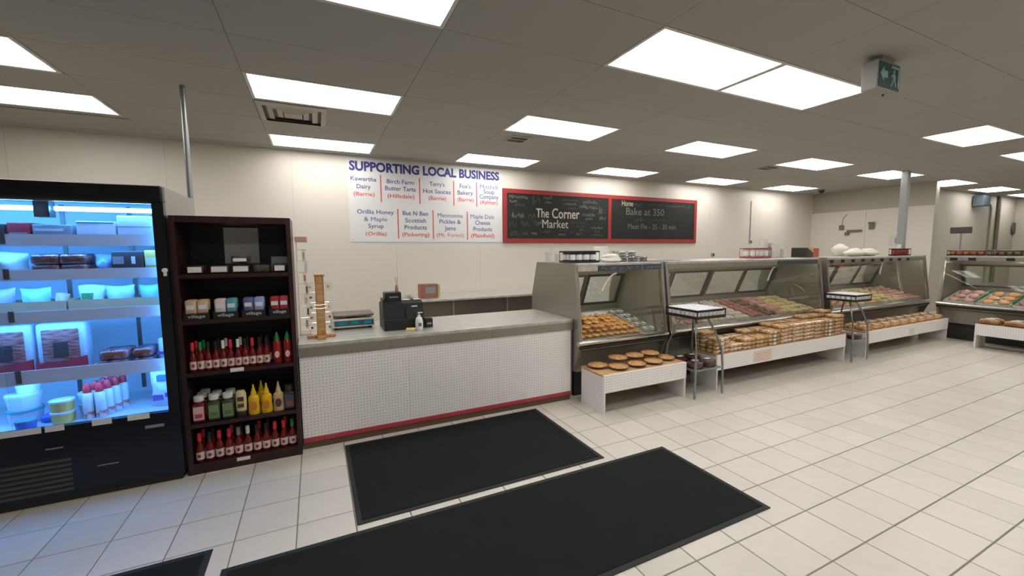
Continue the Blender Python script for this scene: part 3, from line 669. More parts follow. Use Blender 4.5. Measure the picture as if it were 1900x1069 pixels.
# ------------------------------------------------------------------ jar stands
t = thing('spice_jar', 'x', 'jar')
O('glass', MB().lathe([(.024, 0), (.027, .004), (.027, .062), (.022, .07)], 10), mat('jar_dark', S(58, 52, 50), .2), t, smooth=50)
O('label', MB().lathe([(.0274, .012), (.0274, .056)], 10), mat('jar_label', S(222, 222, 222), .6, 0, 60, .15), t, smooth=50)
O('lid', MB().lathe([(.0255, .07), (.0255, .086), (.023, .088), (0, .088)], 10), mat('jar_lid_white', S(226, 228, 234), .4), t, smooth=50)
PJ = Proto(t)
def stand(label, x0, x1, y0, y1, ztray, jlabel, nx=7, ny=7):
    t = thing('jar_stand', label, 'stand', ((x0+x1)/2, (y0+y1)/2, 0), 0, 'wire jar stands')
    hx, hy = (x1-x0)/2, (y1-y0)/2
    for sx in (-1, 1):
        for sy in (-1, 1):
            pts = [(sx*(hx-.005), sy*(hy-.005), 0), (sx*(hx-.008), sy*(hy-.008), .3), (sx*(hx-.02), sy*(hy-.02), .5), (sx*(hx-.07), sy*(hy-.07), .68), (sx*(hx-.13), sy*(hy-.13), ztray)]
            O('leg', MB().tube(pts, .012, 8), M_galv, t, smooth=40)
    O('shelf', MB().box(-hx+.02, hx-.02, -hy+.02, hy-.02, .285, .30), M_galv, t)
    O('tray_floor', MB().box(-hx, hx, -hy, hy, ztray, ztray+.012), M_black, t)
    O('lower_rail', ring(MB(), -hx, hx, -hy, hy, ztray+.012, ztray+.030, .008), M_black, t)
    O('upper_rail', ring(MB(), -hx, hx, -hy, hy, ztray+.078, ztray+.096, .008), M_black, t)
    for sx in (-1, 1):
        for sy in (-1, 1): O('corner_post', MB().box(sx*hx-(.008 if sx > 0 else 0), sx*hx+(0 if sx > 0 else .008), sy*hy-(.008 if sy > 0 else 0), sy*hy+(0 if sy > 0 else .008), ztray+.03, ztray+.078), M_black, t)
    for i in range(nx):
        for j in range(ny):
            PJ.put(((x0+x1)/2-hx+.04+(2*hx-.08)*i/(nx-1), (y0+y1)/2-hy+.04+(2*hy-.08)*j/(ny-1), ztray+.0125), random.random()*6, jlabel, 'small white-lidded jars')
    return t
stand('grey four-legged stand with a tray of white-lidded jars beside the pies', 3.535, 3.965, 2.985, 3.415, .845, 'small white-lidded jar in the tray beside the pie bench')
stand('grey four-legged stand with a tray of jars between the two bread benches', 6.62, 7.03, 3.03, 3.42, .835, 'small white-lidded jar in the tray between the bread benches', 7, 6)
t = thing('pie_tub', 'dark brown pastry in a clear tub on the shelf of the jar stand', 'package', group='pastry tubs')
O('pastry', MB().lathe([(.07, .001), (.085, .02), (.08, .05), (.05, .06), (0, .062)], 16), two('dark_pastry', S(112, 70, 48), S(72, 42, 30), 20, .4), t, smooth=50); O('tub', MB().lathe([(.082, 0), (.092, .03), (.09, .065), (.07, .075), (0, .078)], 16), M_film, t, smooth=50); O('label', MB().box(-.035, .035, -.025, .025, .0785, .0792), M_tag, t)
PK = Proto(t)
for x, y in ((3.655, 3.10), (3.845, 3.10), (3.655, 3.30), (3.845, 3.30)): PK.put((x, y, .3005))
PK.put((6.825, 3.12, .3005), 0, 'pastry tub on the shelf of the stand between the bread benches', 'pastry tubs')
# ------------------------------------------------------------------ grocery cooler
KX0, KX1, KY0, KY1, KZ = -2.45, -.884, 3.46, 4.27, 2.01
GX1, GZ0, GZ1 = -.945, .50, 1.905
M_liner = mat('cooler_liner', S(214, 218, 222), .4, 0, 4, .03)
M_cside = mat('cooler_side', S(150, 146, 140), .45, .2, 4, .05)
t = thing('grocery_cooler', 'tall black glass-door cooler glowing blue with packed groceries', 'cooler', (KX0, KY0, 0))
W_, D_ = KX1-KX0, KY1-KY0
gx0, gx1 = .06, GX1-KX0
O('left_side', MB().box(0, .03, .05, D_, .05, KZ), M_cside, t); O('right_side', MB().box(W_-.03, W_, .05, D_, .05, KZ), M_cside, t)
O('back_panel', MB().box(.03, W_-.03, D_-.03, D_, .05, KZ), M_cside, t); O('roof', MB().box(.03, W_-.03, .05, D_-.03, KZ-.05, KZ), M_cside, t)
O('liner', MB().box(.031, .045, .07, D_-.05, .47, KZ-.051).box(W_-.045, W_-.031, .07, D_-.05, .47, KZ-.051).box(.045, W_-.045, D_-.065, D_-.05, .47, KZ-.051).box(.045, W_-.045, .07, D_-.065, KZ-.066, KZ-.051), M_liner, t)
O('deck', MB().box(.045, W_-.045, .06, D_-.065, .44, .47), M_liner, t)
O('front_frame', MB().box(0, W_, 0, .05, GZ1, KZ, .012).box(gx1, W_, 0, .05, .05, GZ1).box(0, gx0, 0, .05, .05, GZ1).box(gx0, gx1, .0, .05, .46, GZ0), M_blackgl, t)
O('lower_panel', MB().box(gx0, gx1, .004, .05, .05, .458), M_blackgl, t)
O('foot_rail', MB().box(.02, W_-.02, .03, D_-.03, 0, .05), mat('cooler_foot', S(52, 46, 38), .6), t)
for a, b, y in ((gx0, .80, .020), (.74, gx1, .034)): O('glass_door', MB().box(a, b, y, y+.006, GZ0, GZ1), clear('cooler_glass', (.95, .97, 1, 1), .01, .45), t)
for z, x0 in ((1.905, gx0),): O('door_track', MB().box(gx0, gx1, .012, .046, GZ1-.012, GZ1), M_steeldk, t)
for k in range(7):
    z = .275-k*.032; O('louvre', MB().prism([(-.004, z), (-.004, z+.005), (.006, z+.016), (.006, z+.004)], 'x', .35, 1.0), M_steeldk, t)
O('handle_slot', MB().box(.89, .97, -.006, .004, .362, .372, .002), M_galv, t); O('handle_slot', MB().box(1.12, 1.225, -.006, .004, .204, .212, .002), M_galv, t)
O('name_plate', MB().box(1.375, 1.475, -.003, 0, .405, .425), mat('plate_grey', S(130, 136, 150), .4), t)
p = onY(306.5, 504, KY0); lk = O('lock', MB().lathe([(.016, 0), (.016, .012), (.012, .016), (0, .016)], 12), M_white, t, (p.x-KX0, 0, p.z+.008)); lk.rotation_euler = (PI/2, 0, 0)
O('lock_tab', MB().box(p.x-KX0-.009, p.x-KX0+.009, -.010, 0, p.z-.03, p.z-.004, .003), M_white, t)
for px, wpx in ((32, 46), (101, 20), (188, 22), (257, 26)):
    q = onY(px, 770 if px > 150 else 790, KY0); ww = wpx/230*.5
    O('price_tag', MB().box(q.x-KX0-ww, q.x-KX0+ww, -.003, 0, .475, .512), M_tag, t)
KS = [(1.655, .04), (1.442, .036), (1.178, .042), (.795, .055)]
for z, lip in KS:
    s = O('shelf', MB().box(.05, W_-.05, .11, D_-.07, z-.012, z), M_liner, t)
    O('lip', MB().box(.05, W_-.05, .098, .11, z-.032, z+lip), M_liner, s)
    for x in (.765,): O('bracket', MB().box(x-.012, x+.012, .092, .0975, z-.02, z+lip+.006), M_steeldk, s)
    O('added_shelf_lamp', MB().box(.08, W_-.08,   .114, .126, z-.026, z-.0125), M_tube, s)  # unseen tubes added under the shelves to brighten the interior
for x in (.77, 1.15, W_-.1): O('standard', MB().box(x, x+.025, D_-.072, D_-.066, .5, KZ-.08), M_steeldk, t)
for a, b in ((.08, .90), (1.0, W_-.07)): O('lamp_tube', MB().tube([(a, .12, 1.855), (b, .12, 1.855)], .014, 8), M_tube, t)
for x in (gx0-.03, gx1+.008): O('added_door_lamp', MB().box(x, x+.016, .052, .060, .56, 1.84), M_tubev, t)  # strips hidden behind the stiles, added to light lips and pack fronts
O('lamp_bracket', MB().box(.915, .985, .09, .16, 1.80, 1.93), M_steeldk, t)
bpy.context.view_layer.update()
# cooler contents --------------------------------------------------
def pouch_mesh(wd, dp, ht, puff=.5):
    """pillow bag: two bulged sheets with crimped seams at top and foot, wrinkled"""
    mb = MB(); N = 10; ph = [random.uniform(0, 6) for _ in range(4)]; g = {}
    for s_ in (-1, 1):
        for i in range(N+1):
            for j in range(N+1):
                u, v = i/N, j/N; e = math.sin(PI*u)**.55*math.sin(PI*min(1, .12+v*.88))**.6
                if j == 0: e = math.sin(PI*u)**.55*.6
                wr = 1+.13*math.sin(9*u+5*v+ph[0])*math.sin(7*v+ph[1])+.08*math.sin(17*u+ph[2]+11*v)
                x = (u-.5)*wd*(1-.10*math.sin(PI*v)+(.03*math.sin(13*v+ph[3])))
                z = v*ht*(1-.05*math.sin(PI*u+ph[2])*(v > .9))
                if i in (0, N) and s_ > 0: g[s_, i, j] = g[-1, i, j]; continue
                g[s_, i, j] = mb.bm.verts.new((x, s_*dp/2*e*wr, z))
        for i in range(N):
            for j in range(N):
                q = [g[s_, i, j], g[s_, i+1, j], g[s_, i+1, j+1], g[s_, i, j+1]]
                mb.bm.faces.new(q if s_ < 0 else q[::-1])
    mb.bm.faces.new([g[-1, i, 0] for i in range(N+1)][::-1]+[g[1, i, 0] for i in range(1, N)]) 
    return mb
def pack(name, label, cat, x, y, z, wd, dp, ht, m_, group=None, parts=(), bev=.006, pouch=False, rz=0, film=False):
    t = thing(name, label, cat, (x, y, z), rz, group)
    O('body', pouch_mesh(wd, dp, ht) if pouch else MB().box(-wd/2, wd/2, -dp/2, dp/2, 0, ht, bev, 2), m_, t, smooth=60)
    for (pn, x0, x1, z0, z1, pm) in parts: O(pn, MB().box(x0, x1, -dp/2-.0018, -dp/2+.002 if not pouch else 0, z0, z1), pm, t)
    if film: O('film', MB().box(-wd/2-.004, wd/2+.004, -dp/2-.004, dp/2+.004, 0, ht+.004, bev+.004, 2), M_film, t, smooth=60)
    return t
mm = lambda n, c, r=.5: mat(n, S(*c), r, 0, 12, .12)
M_pkw = mm('pack_white', (214, 220, 226)); M_pkg = mm('pack_grey', (140, 144, 150)); M_pkd = mm('pack_dark', (62, 54, 52)); M_pkr = mm('pack_red', (170, 40, 48)); M_pky = mm('pack_yellow', (214, 182, 96)); M_pko = mm('pack_orange', (214, 120, 60)); M_pkb = mm('pack_blue', (70, 110, 190)); M_pkt = mm('pack_teal', (80, 150, 160)); M_pkn = mm('pack_tan', (196, 168, 132)); M_pkp = mm('pack_purple', (120, 84, 160)); M_pkgreen = mm('pack_green', (80, 140, 90))
M_meatpk = two('sliced_meat', S(120, 62, 56), S(176, 120, 112), 20, .3, stretch=(1, 1, 6))
Y1 = KY0+.225; e = .001
z = KS[0][0]+e
pack('carton', 'dark carton beside the maroon box on the top cooler shelf', 'box', -1.74, Y1, z, .11, .2, .10, M_pkd)
pack('carton', 'maroon box on the top cooler shelf', 'box', -1.625, Y1, z, .10, .2, .11, M_pkr, parts=[('label', -.04, .04, .02, .05, M_pkg)])
pack('carton', 'grey carton next to the maroon box on the top cooler shelf', 'box', -1.475, Y1, z, .18, .2, .10, M_pkg, parts=[('label', -.08, .05, .06, .075, M_pkw)])
pack('carton', 'low white carton on the top cooler shelf', 'box', -1.27, Y1, z, .19, .2, .125, M_pkw, parts=[('band', -.09, .09, .11, .12, M_pkt)])
pack('carton', 'tall white carton at the lock end of the top cooler shelf', 'box', -1.075, Y1, z, .18, .2, .165, M_pkw, parts=[('seam', -.09, .09, .09, .095, M_pkg)])
z = KS[1][0]+e
pack('bread_bag', 'pale bread bag on the second cooler shelf', 'bread', -1.76, Y1+.02, z, .24, .2, .14, mm('bag_pale', (190, 196, 190)), pouch=True)
for k, x in enumerate((-1.53, -1.40)):
    for j in range(2): pack('sliced_meat_pack', 'pack of sliced meat in a heap on the second cooler shelf', 'meat', x, Y1, z+j*.064, .125, .18, .062, M_meatpk, 'sliced meat packs', bev=.014, film=True)
pack('film_pack', 'crumpled clear pack between the meat and the dark box', 'package', -1.27, Y1+.02, z, .12, .18, .12, mm('pack_clearblue', (120, 150, 190), .2), pouch=True)
pack('carton', 'dark brown box with two white labels on the second cooler shelf', 'box', -1.13, Y1, z, .165, .18, .145, M_pkd, parts=[('label', -.075, -.02, .06, .11, M_pkg), ('label', .02, .04, .06, .11, M_pkw)])
pack('carton', 'olive yellow box at the lock end of the second cooler shelf', 'box', -1.0, Y1, z, .085, .18, .15, M_pky, parts=[('label', -.035, .035, .05, .10, M_pkw)])
z = KS[2][0]+e
for x0, x1, lab in ((-1.90, -1.46, 'long low tan carton under the bags by the shelf bracket'), (-1.45, -.955, 'long low tan carton under the bags at the lock end')):
    t = thing('shelf_carton', lab, 'box', ((x0+x1)/2, Y1+.02, z), 0, 'low tan cartons'); hw = (x1-x0)/2
    O('tray', MB().box(-hw, hw, -.09, .12, 0, .004).box(-hw, hw, -.09, -.086, .004, .095).box(-hw, hw, .116, .12, .004, .095).box(-hw, -hw+.004, -.086, .116, .004, .095).box(hw-.004, hw, -.086, .116, .004, .095), M_pkn, t)
z += .0045
for x, wd, lab, m_, pt in ((-1.80, .15, 'lilac and white snack bag', mm('bag_lilac', (180, 176, 206)), []), (-1.635, .15, 'pale cyan snack bag', mm('bag_cyan', (150, 206, 214)), []), (-1.512, .075, 'small tan bag', M_pkn, []), (-1.365, .14, 'clear bag with a green label', mm('bag_clear', (190, 216, 210)), [('label', -.035, .02, .04, .13, M_pkgreen)]), (-1.22, .16, 'blue-white tortilla pack', mm('bag_bluew', (170, 200, 220)), []), (-1.045, .15, 'sky blue wrap pack', mm('bag_sky', (130, 186, 224)), [])):
    pack('snack_bag', lab+' on the third cooler shelf', 'bag', x, Y1+.03, z, wd, .11, .175 if wd > .12 else .13, m_, 'bags on the third cooler shelf', parts=pt, pouch=True)
z = KS[3][0]+e
for x in (-1.795, -1.535):
    t = pack('roast_pack', 'large dark roast pack with a red base band on the fourth cooler shelf', 'meat', x, Y1+.06, z, .245, .1, .325, mm('roast_tray', (190, 200, 214)), 'large roast packs', bev=.02)
    O('roast', MB().box(-.09, .09, -.062, -.048, .07, .285, .02, 2), M_meatpk, t, smooth=60); O('label', MB().box(-.035, .035, -.066, -.0615, .10, .20), M_pkd, t)
    O('base_band', MB().prism([(-.1225, .004), (.1225, .004), (.1225, .10), (-.02, .06), (-.1225, .07)], 'y', -.067, -.0505), M_pkr, t)
for x, j, wd in ((-1.265, 0, .17), (-1.25, 1, .15), (-1.10, 0, .11), (-1.10, 1, .10)):
    pack('smoked_meat_pack', 'red vacuum pack of smoked meat heaped on the fourth cooler shelf', 'meat', x, Y1, z+j*.065, wd, .16, .063, two('smoked', S(150, 70, 70), S(200, 160, 170), 18, .25), 'smoked meat packs', parts=[('label', -.05, .05, .03, .05, M_pko if j else M_pkr)], bev=.016, film=True)
pack('milk_pouch', 'white and blue pouch at the lock end of the fourth cooler shelf', 'bag', -.995, Y1+.01, z, .085, .14, .17, mm('pouch_w', (206, 210, 226)), parts=[('band', -.03, .03, .07, .09, M_pkp)], pouch=True)
z = .47+e
def tub(lab, x, y, zz, r, h, mb_, ml, cat='tub', grp=None):
    t = thing('food_tub', lab, cat, (x, y, zz), 0, grp)
    O('body', MB().lathe([(r*.86, 0), (r*.97, h*.85)], 18), mb_, t, smooth=50); O('lid', MB().lathe([(r, h*.82), (r, h*.97), (r*.92, h), (0, h)], 18), ml, t, smooth=50); return t
tub('lower yellow-banded dip tub of a stack of two', -1.545, Y1-.03, z, .062, .075, M_pky, M_pkw); tub('upper yellow-banded dip tub of a stack of two', -1.545, Y1-.03, z+.076, .062, .075, M_pky, M_pkw)
tub('lower white dip tub behind the yellow ones', -1.455, Y1+.10, z, .062, .075, M_pkw, M_pkw); tub('upper white dip tub behind the yellow ones', -1.455, Y1+.10, z+.076, .062, .075, M_pkw, M_pkw)
tub('large white tub at the foot of the tub pile', -1.76, Y1+.06, z, .085, .10, M_pkw, M_pkt); tub('large white tub with a pink lid band in the middle of the pile', -1.76, Y1+.06, z+.101, .085, .10, M_pkw, M_pkw); tub('white tub crowning the pile', -1.735, Y1+.06, z+.202, .06, .075, M_pkw, M_pkw)
tub('small dark blue tub in front of the tub pile', -1.70, Y1-.08, z, .05, .06, M_pkb, M_pkt)
pack('film_pack', 'flat blue pack beside the tub pile', 'package', -1.625, Y1+.04, z, .08, .12, .05, M_pkb, bev=.015)
t = thing('cream_can', 'white whipped cream can with a red cap', 'can', group='whipped cream cans')
O('can', MB().lathe([(.026, 0), (.028, .005), (.028, .165), (.018, .18)], 14), M_pkw, t, smooth=50); O('cap', MB().lathe([(.021, .178), (.021, .215), (.012, .238), (0, .24)], 12), mm('cap_red', (206, 44, 52)), t, smooth=50); O('band', MB().lathe([(.0284, .01), (.0284, .055)], 14), two('can_print', S(190, 90, 80), S(220, 214, 214), 40, .4), t, smooth=50)
PCN = Proto(t)
for k in range(4):
    for j in range(2): PCN.put((-1.415+j*.062+k*.02, Y1-.04+k*.062, z))
pack('ice_bag', 'white printed bag with blue and purple marks on the cooler floor', 'bag', -1.03, Y1+.06, z, .17, .12, .27, mm('ice_white', (214, 218, 232)), parts=[('mark', -.03, .06, .19, .23, M_pkb), ('mark', -.06, .0, .05, .09, M_pkp), ('mark', .01, .07, .07, .10, M_pkp)], pouch=True)
# ------------------------------------------------------------------ bookcase with sauces
AX0, AX1, AY0, AY1, AZ = -.874, -.156, 3.50, 3.87, 1.825
t = thing('bookcase', 'tall dark mahogany bookcase stocked with sauces next to the cooler', 'bookcase', (AX0, AY0, 0))
W_, D_ = AX1-AX0, AY1-AY0
for a, b in ((0, .03), (W_-.03, W_)): O('side', MB().box(a, b, 0, D_, 0, AZ, .002), M_mahog, t)
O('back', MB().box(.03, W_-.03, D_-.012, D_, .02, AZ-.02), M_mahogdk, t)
O('top', MB().box(.0305, W_-.0305, 0, D_-.013, AZ-.045, AZ), M_mahog, t)
AS = [1.425, 1.105, .735, .365, .075]
for z in AS[:4]: O('shelf', MB().box(.0305, W_-.0305, .004, D_-.013, z-.028, z), M_mahog, t)
O('bottom_shelf', MB().box(.0305, W_-.0305, .004, D_-.013, 0, AS[4]), M_mahog, t)
for px, py in ((440, 686), (452, 849)):
    p = onY(px, py, AY0); O('price_tag', MB().box(p.x-AX0-.042, p.x-AX0+.042, .0005, .0038, p.z-.014 if py < 800 else .042, p.z+.014 if py < 800 else .068, .001), M_tag, t)
t = thing('paper_notice', 'sheet of grey paper taped inside the top of the bookcase', 'notice', (-.515, AY1-.0145, 1.49))
O('sheet', MB().box(-.115, .115, 0, .0015, 0, .275), mat('grey_sheet', S(196, 196, 194), .8), t)
random.seed(2); chalk(0, .15, .08, .015, t, M_ink, 9, 'faint_print', -.0012, .003); chalk(.01, .11, .05, .012, t, M_ink, 6, 'faint_print', -.0012, .003)
bpy.context.view_layer.update()
M_label = mat('sauce_label', S(214, 186, 180), .6, 0, 40, .15); M_emb = mat('label_emblem', S(120, 60, 60), .6)
CAPC = {'red': (190, 30, 34), 'black': (24, 22, 24), 'white': (206, 206, 204), 'green': (24, 130, 60), 'grey': (120, 116, 116)}
def bottle(cap, kind, sauce=(108, 24, 24)):
    t = thing('sauce_bottle', 'x', 'bottle')
    mc = mat('cap_'+cap, S(*CAPC[cap]), .35)
    ms = mat('sauce_%d' % sauce[0], S(*sauce), .12, 0, 30, .25)
    if kind == 'woozy':
        O('glass', MB().lathe([(.024, 0), (.027, .004), (.027, .092), (.021, .112), (.0125, .13), (.0115, .152)], 12), ms, t, smooth=45)
        O('cap', MB().lathe([(.0135, .15), (.0135, .204), (.012, .208), (0, .208)], 12), mc, t, smooth=45)
        l_ = O('label', MB().lathe([(.0274, .018), (.0274, .074)], 12), M_label, t, smooth=45)
        mb = MB(); mb.face([(.011*math.cos(a*PI/5), -.0281, .046+.013*math.sin(a*PI/5)) for a in range(10)]); O('emblem', mb, M_emb, l_)
    else:
        O('bottle', MB().lathe([(.028, 0), (.031, .006), (.031, .11), (.029, .13), (.031, .15), (.022, .172), (.017, .178)], 14), ms, t, smooth=45)
        O('cap', MB().lathe([(.0185, .176), (.0185, .192), (.008, .222), (.004, .236), (0, .236)], 12), mc, t, smooth=45)
        mb = MB(); mb.face([(.016*math.cos(a*PI/6), -.0318, .07+.026*math.sin(a*PI/6)) for a in range(12)]); O('emblem', mb, M_label, t)
    return Proto(t)
BP = {c: bottle(c, 'woozy') for c in ('red', 'black', 'white', 'green', 'grey')}; BSR = bottle('green', 'squeeze', (140, 30, 24))
fy = AY0+.05
for shelf, xs_, caps, lb in ((2, (348, 365, 378, 394, 410, 424, 438, 452, 467, 480, 494), 'red green black black white red white black red black black', 'middle'), (4, (357, 377, 396, 414, 433, 454, 473, 490, 508, 524, 541), 'red black red red grey white black black red red green', 'bottom')):
    z = AS[shelf]+.0005; row = 680 if shelf == 2 else 845
    xs3 = [onY(x, row, fy).x for x in xs_]; lo, hi = AX0+.064, (AX1-.064 if shelf == 4 else AX1-.205)
    n = len(xs3); xs3 = [lo+(hi-lo)*i/(n-1) for i in range(n)] if shelf == 4 else [lo+(hi-lo)*i/(n-1) for i in range(n)]
    for k, (x, c_) in enumerate(zip(xs3, caps.split())):
        SCL = (1, 1, 1) if shelf == 4 else (.8, .8, 1)
        BP[c_].put((x, fy, z), random.uniform(-.15, .15), f'red hot sauce bottle with a {c_} cap at the front of the {lb} bookcase shelf', 'hot sauce bottles', scale=SCL)
        if k % 3 != 2: BP[('red', 'black', 'red')[k % 3] if shelf == 4 else c_].put((x+.006, fy+.075, z), random.uniform(-.15, .15), f'red hot sauce bottle in the back row of the {lb} bookcase shelf', 'hot sauce bottles in the back rows', scale=SCL)
for x in (AX1-.135, AX1-.065): BSR.put((x, fy+.005, AS[2]+.0005), 0, 'red squeeze bottle of chilli sauce with a pointed green cap', 'green-tipped squeeze bottles')
# condiments
z = AS[3]+.0005
def condiment(name, label, x, y, cb_, cc, clab, kind, group=None, emb=None):
    t = thing(name, label, 'bottle', (x, y, z), 0, group)
    mbody = mat('cond_%d_%d' % (cb_[0], cb_[1]), S(*cb_), .3, 0, 20, .12); mcap = mat('ccap_%d_%d' % (cc[0], cc[1]), S(*cc), .4)
    ml = mat('clab_%d_%d' % (clab[0], clab[1]), S(*clab), .5, 0, 30, .12)
    if kind == 'jar':
        O('body', MB().box(-.034, .034, -.028, .028, 0, .115, .012, 3), mbody, t, smooth=60); O('shoulder', MB().lathe([(.028, .113), (.025, .132)], 14), mbody, t, smooth=60)
        O('cap', MB().lathe([(.0285, .128), (.0285, .155), (.026, .158), (0, .158)], 16), mcap, t, smooth=45); O('label', MB().box(-.028, .028, -.0295, -.0275, .018, .098, .0008), ml, t)
        if emb: O('emblem', MB().box(-.02, .02, -.0305, -.0296, .03, .055), mat('emb_%d_%d' % emb[:2], S(*emb), .5), t)
    elif kind == 'mustard':
        O('body', MB().lathe([(.036, 0), (.039, .008), (.037, .05), (.034, .07), (.038, .09), (.034, .115), (.018, .13)], 16, sy=.72), mbody, t, smooth=60)
        O('cap', MB().lathe([(.019, .128), (.018, .142), (.007, .178), (.005, .196), (0, .196)], 12), mcap, t, smooth=45)
        mb = MB(); mb.face([(.022*math.cos(a*PI/6), -.0295, .058+.03*math.sin(a*PI/6)) for a in range(12)]); O('label', mb, ml, t)
    else:
        O('body', MB().lathe([(.030, 0), (.034, .006), (.034, .02), (.036, .1), (.033, .15), (.024, .168)], 16, sy=.75), mbody, t, smooth=60)
        O('base_cap', MB().lathe([(.0345, -.0), (.0365, .012), (.0365, .034), (.034, .036)], 16, sy=.76), mcap, t, smooth=45)
        O('label', MB().box(-.02, .02, -.0290, -.0265, .06, .13), ml, t); O('band', MB().box(-.02, .02, -.0300, -.0291, .085, .102), mat('mayo_band', S(196, 160, 50), .5), t)
    t.scale = (1.1, 1.1, 1.2) if kind == 'jar' else (1, 1, 1.14)
    return t
SLOT = {363: -.797, 392: -.708, 419: -.624, 440: -.543, 464: -.463, 476: -.422, 489: -.380, 513: -.301, 534: -.226}
cx_ = lambda px: SLOT[px]
for j in range(3): condiment('sauce_jar', 'squat red sauce bottle with a white cap on the fourth bookcase shelf', cx_(363)+.004*j, AY0+.055+.08*j, (110, 26, 34), (206, 206, 202), (206, 176, 172), 'jar', 'squat red sauce bottles', (190, 60, 66))
for x in (392, 419):
    for j in range(2): condiment('relish_jar', 'squat green relish bottle with a white cap on the fourth bookcase shelf', cx_(x)+.006*j, AY0+.055+.08*j, (58, 74, 52), (210, 210, 206), (120, 132, 96), 'jar', 'green relish bottles', (70, 120, 60))
condiment('mayonnaise_bottle', 'cream squeeze bottle standing on a dark cap on the fourth bookcase shelf', cx_(440), AY0+.055, (214, 196, 150), (40, 40, 46), (66, 60, 60), 'mayo')
for k, (x, y) in enumerate(((464, .055), (489, .055), (476, .14))): condiment('mustard_bottle', 'yellow mustard bottle with a pointed yellow nozzle' if k < 2 else 'yellow mustard bottle standing behind the other two', cx_(x), AY0+y, (226, 180, 20), (232, 190, 24), (206, 120, 40), 'mustard', 'yellow mustard bottles')
condiment('mustard_bottle', 'tan grainy mustard bottle with a dark label', cx_(513), AY0+.055, (196, 168, 116), (206, 180, 120), (90, 50, 50), 'mustard')
condiment('sauce_jar', 'dark blue-labelled sauce bottle at the counter end of the shelf', cx_(534), AY0+.055, (60, 40, 34), (40, 48, 58), (66, 84, 100), 'jar', None, (150, 70, 40))
# loaf boxes on the first shelf
z = AS[0]+.0005
M_cake = two('dark_cake', S(104, 82, 66), S(72, 54, 44), 18, .4)
for k, (x0, x1, yb, lab) in enumerate(((343, 380, 0, 'a white label beside the empty shelf end'), (387, 427, 0, 'a wide cream label'), (428, 466, 0, 'a white label under another box'), (429, 464, 1, 'a white label stacked on another box'), (467, 503, 0, 'no label on its front'), (505, 541, 0, 'a white label at the counter side of the shelf'))):
    a, b = onY(x0, 505, AY0+.03).x, onY(x1, 505, AY0+.03).x; b = min(b, AX1-.036); wd = b-a-.006
    hh = .066 if not yb else .05
    t = thing('cake_box', 'clear box of dark cake with '+lab, 'package', ((a+b)/2, AY0+.085, z+yb*.0725), 0, 'clear cake boxes')
    O('cake', MB().box(-wd/2+.008, wd/2-.008, -.05, .05, .003, hh-.012, .012, 2), M_cake, t, smooth=60); O('box', MB().box(-wd/2, wd/2, -.06, .06, 0, hh, .006, 1), M_film, t)
    if k != 4: O('label', MB().box(-wd/2+.014, wd/2-.014, -.0625, -.0605, .012, hh-.016), M_tag if k != 1 else M_paper, t)
t = thing('cake_sign', 'small grey card behind the labelled cake box', 'card', (-.248, AY0+.155, z)); O('card', MB().box(-.055, .055, 0, .002, 0, .115), mat('card_grey', S(120, 122, 120), .8), t); O('foot', MB().box(-.05, .05, .002, .04, 0, .002), M_pkg, t)
# black display trays with packets
z = AS[1]+.0005
sets = [((335, 390), (M_pkn, M_pkn), 'tan'), ((392, 443), (mm('pk_white_red', (214, 196, 190)), M_pkt), 'white and teal'), ((446, 494), (mm('pk_blue_red', (96, 90, 140)), mm('pk_lightblue', (140, 160, 206))), 'blue'), ((497, 543), (mm('pk_crimson', (160, 40, 46)), mm('pk_crimson2', (176, 56, 60))), 'crimson')]
for (x0, x1), ms, nm in sets:
    a, b = onY(x0, 595, AY0+.01).x+.012, onY(x1, 595, AY0+.01).x-.002; a = max(a, AX0+.036); b = min(b, AX1-.036); cxm, wd = (a+b)/2, b-a
    t = thing('display_tray', f'black cardboard display tray holding {nm} packets', 'tray', (cxm, AY0+.012, z), 0, 'black display trays')
    O('box', MB().box(-wd/2, wd/2, 0, .22, 0, .004).box(-wd/2, wd/2, 0, .004, .004, .048).box(-wd/2, -wd/2+.004, .004, .22, .004, .07).box(wd/2-.004, wd/2, .004, .22, .004, .07).box(-wd/2+.004, wd/2-.004, .216, .22, .004, .12), M_black, t)
    text('village', (0, -.0012, .016), .022, mat('village_white', S(196, 190, 180), .6), t, wd*.66, .01)
    for k in range(2):
        for j in range(2):
            o = pack('food_packet', f'{nm} food packet standing in a black display tray', 'packet', cxm+(-.25+.5*k)*(wd-.012), AY0+.045+.05*j, z+.0045, (wd-.016)/2, .036, .135, ms[k], f'{nm} packets in a display tray', parts=[('label', -.022, .022, .07, .10, M_pkw if nm != 'tan' else M_pkw)] if j == 0 else (), bev=.012)
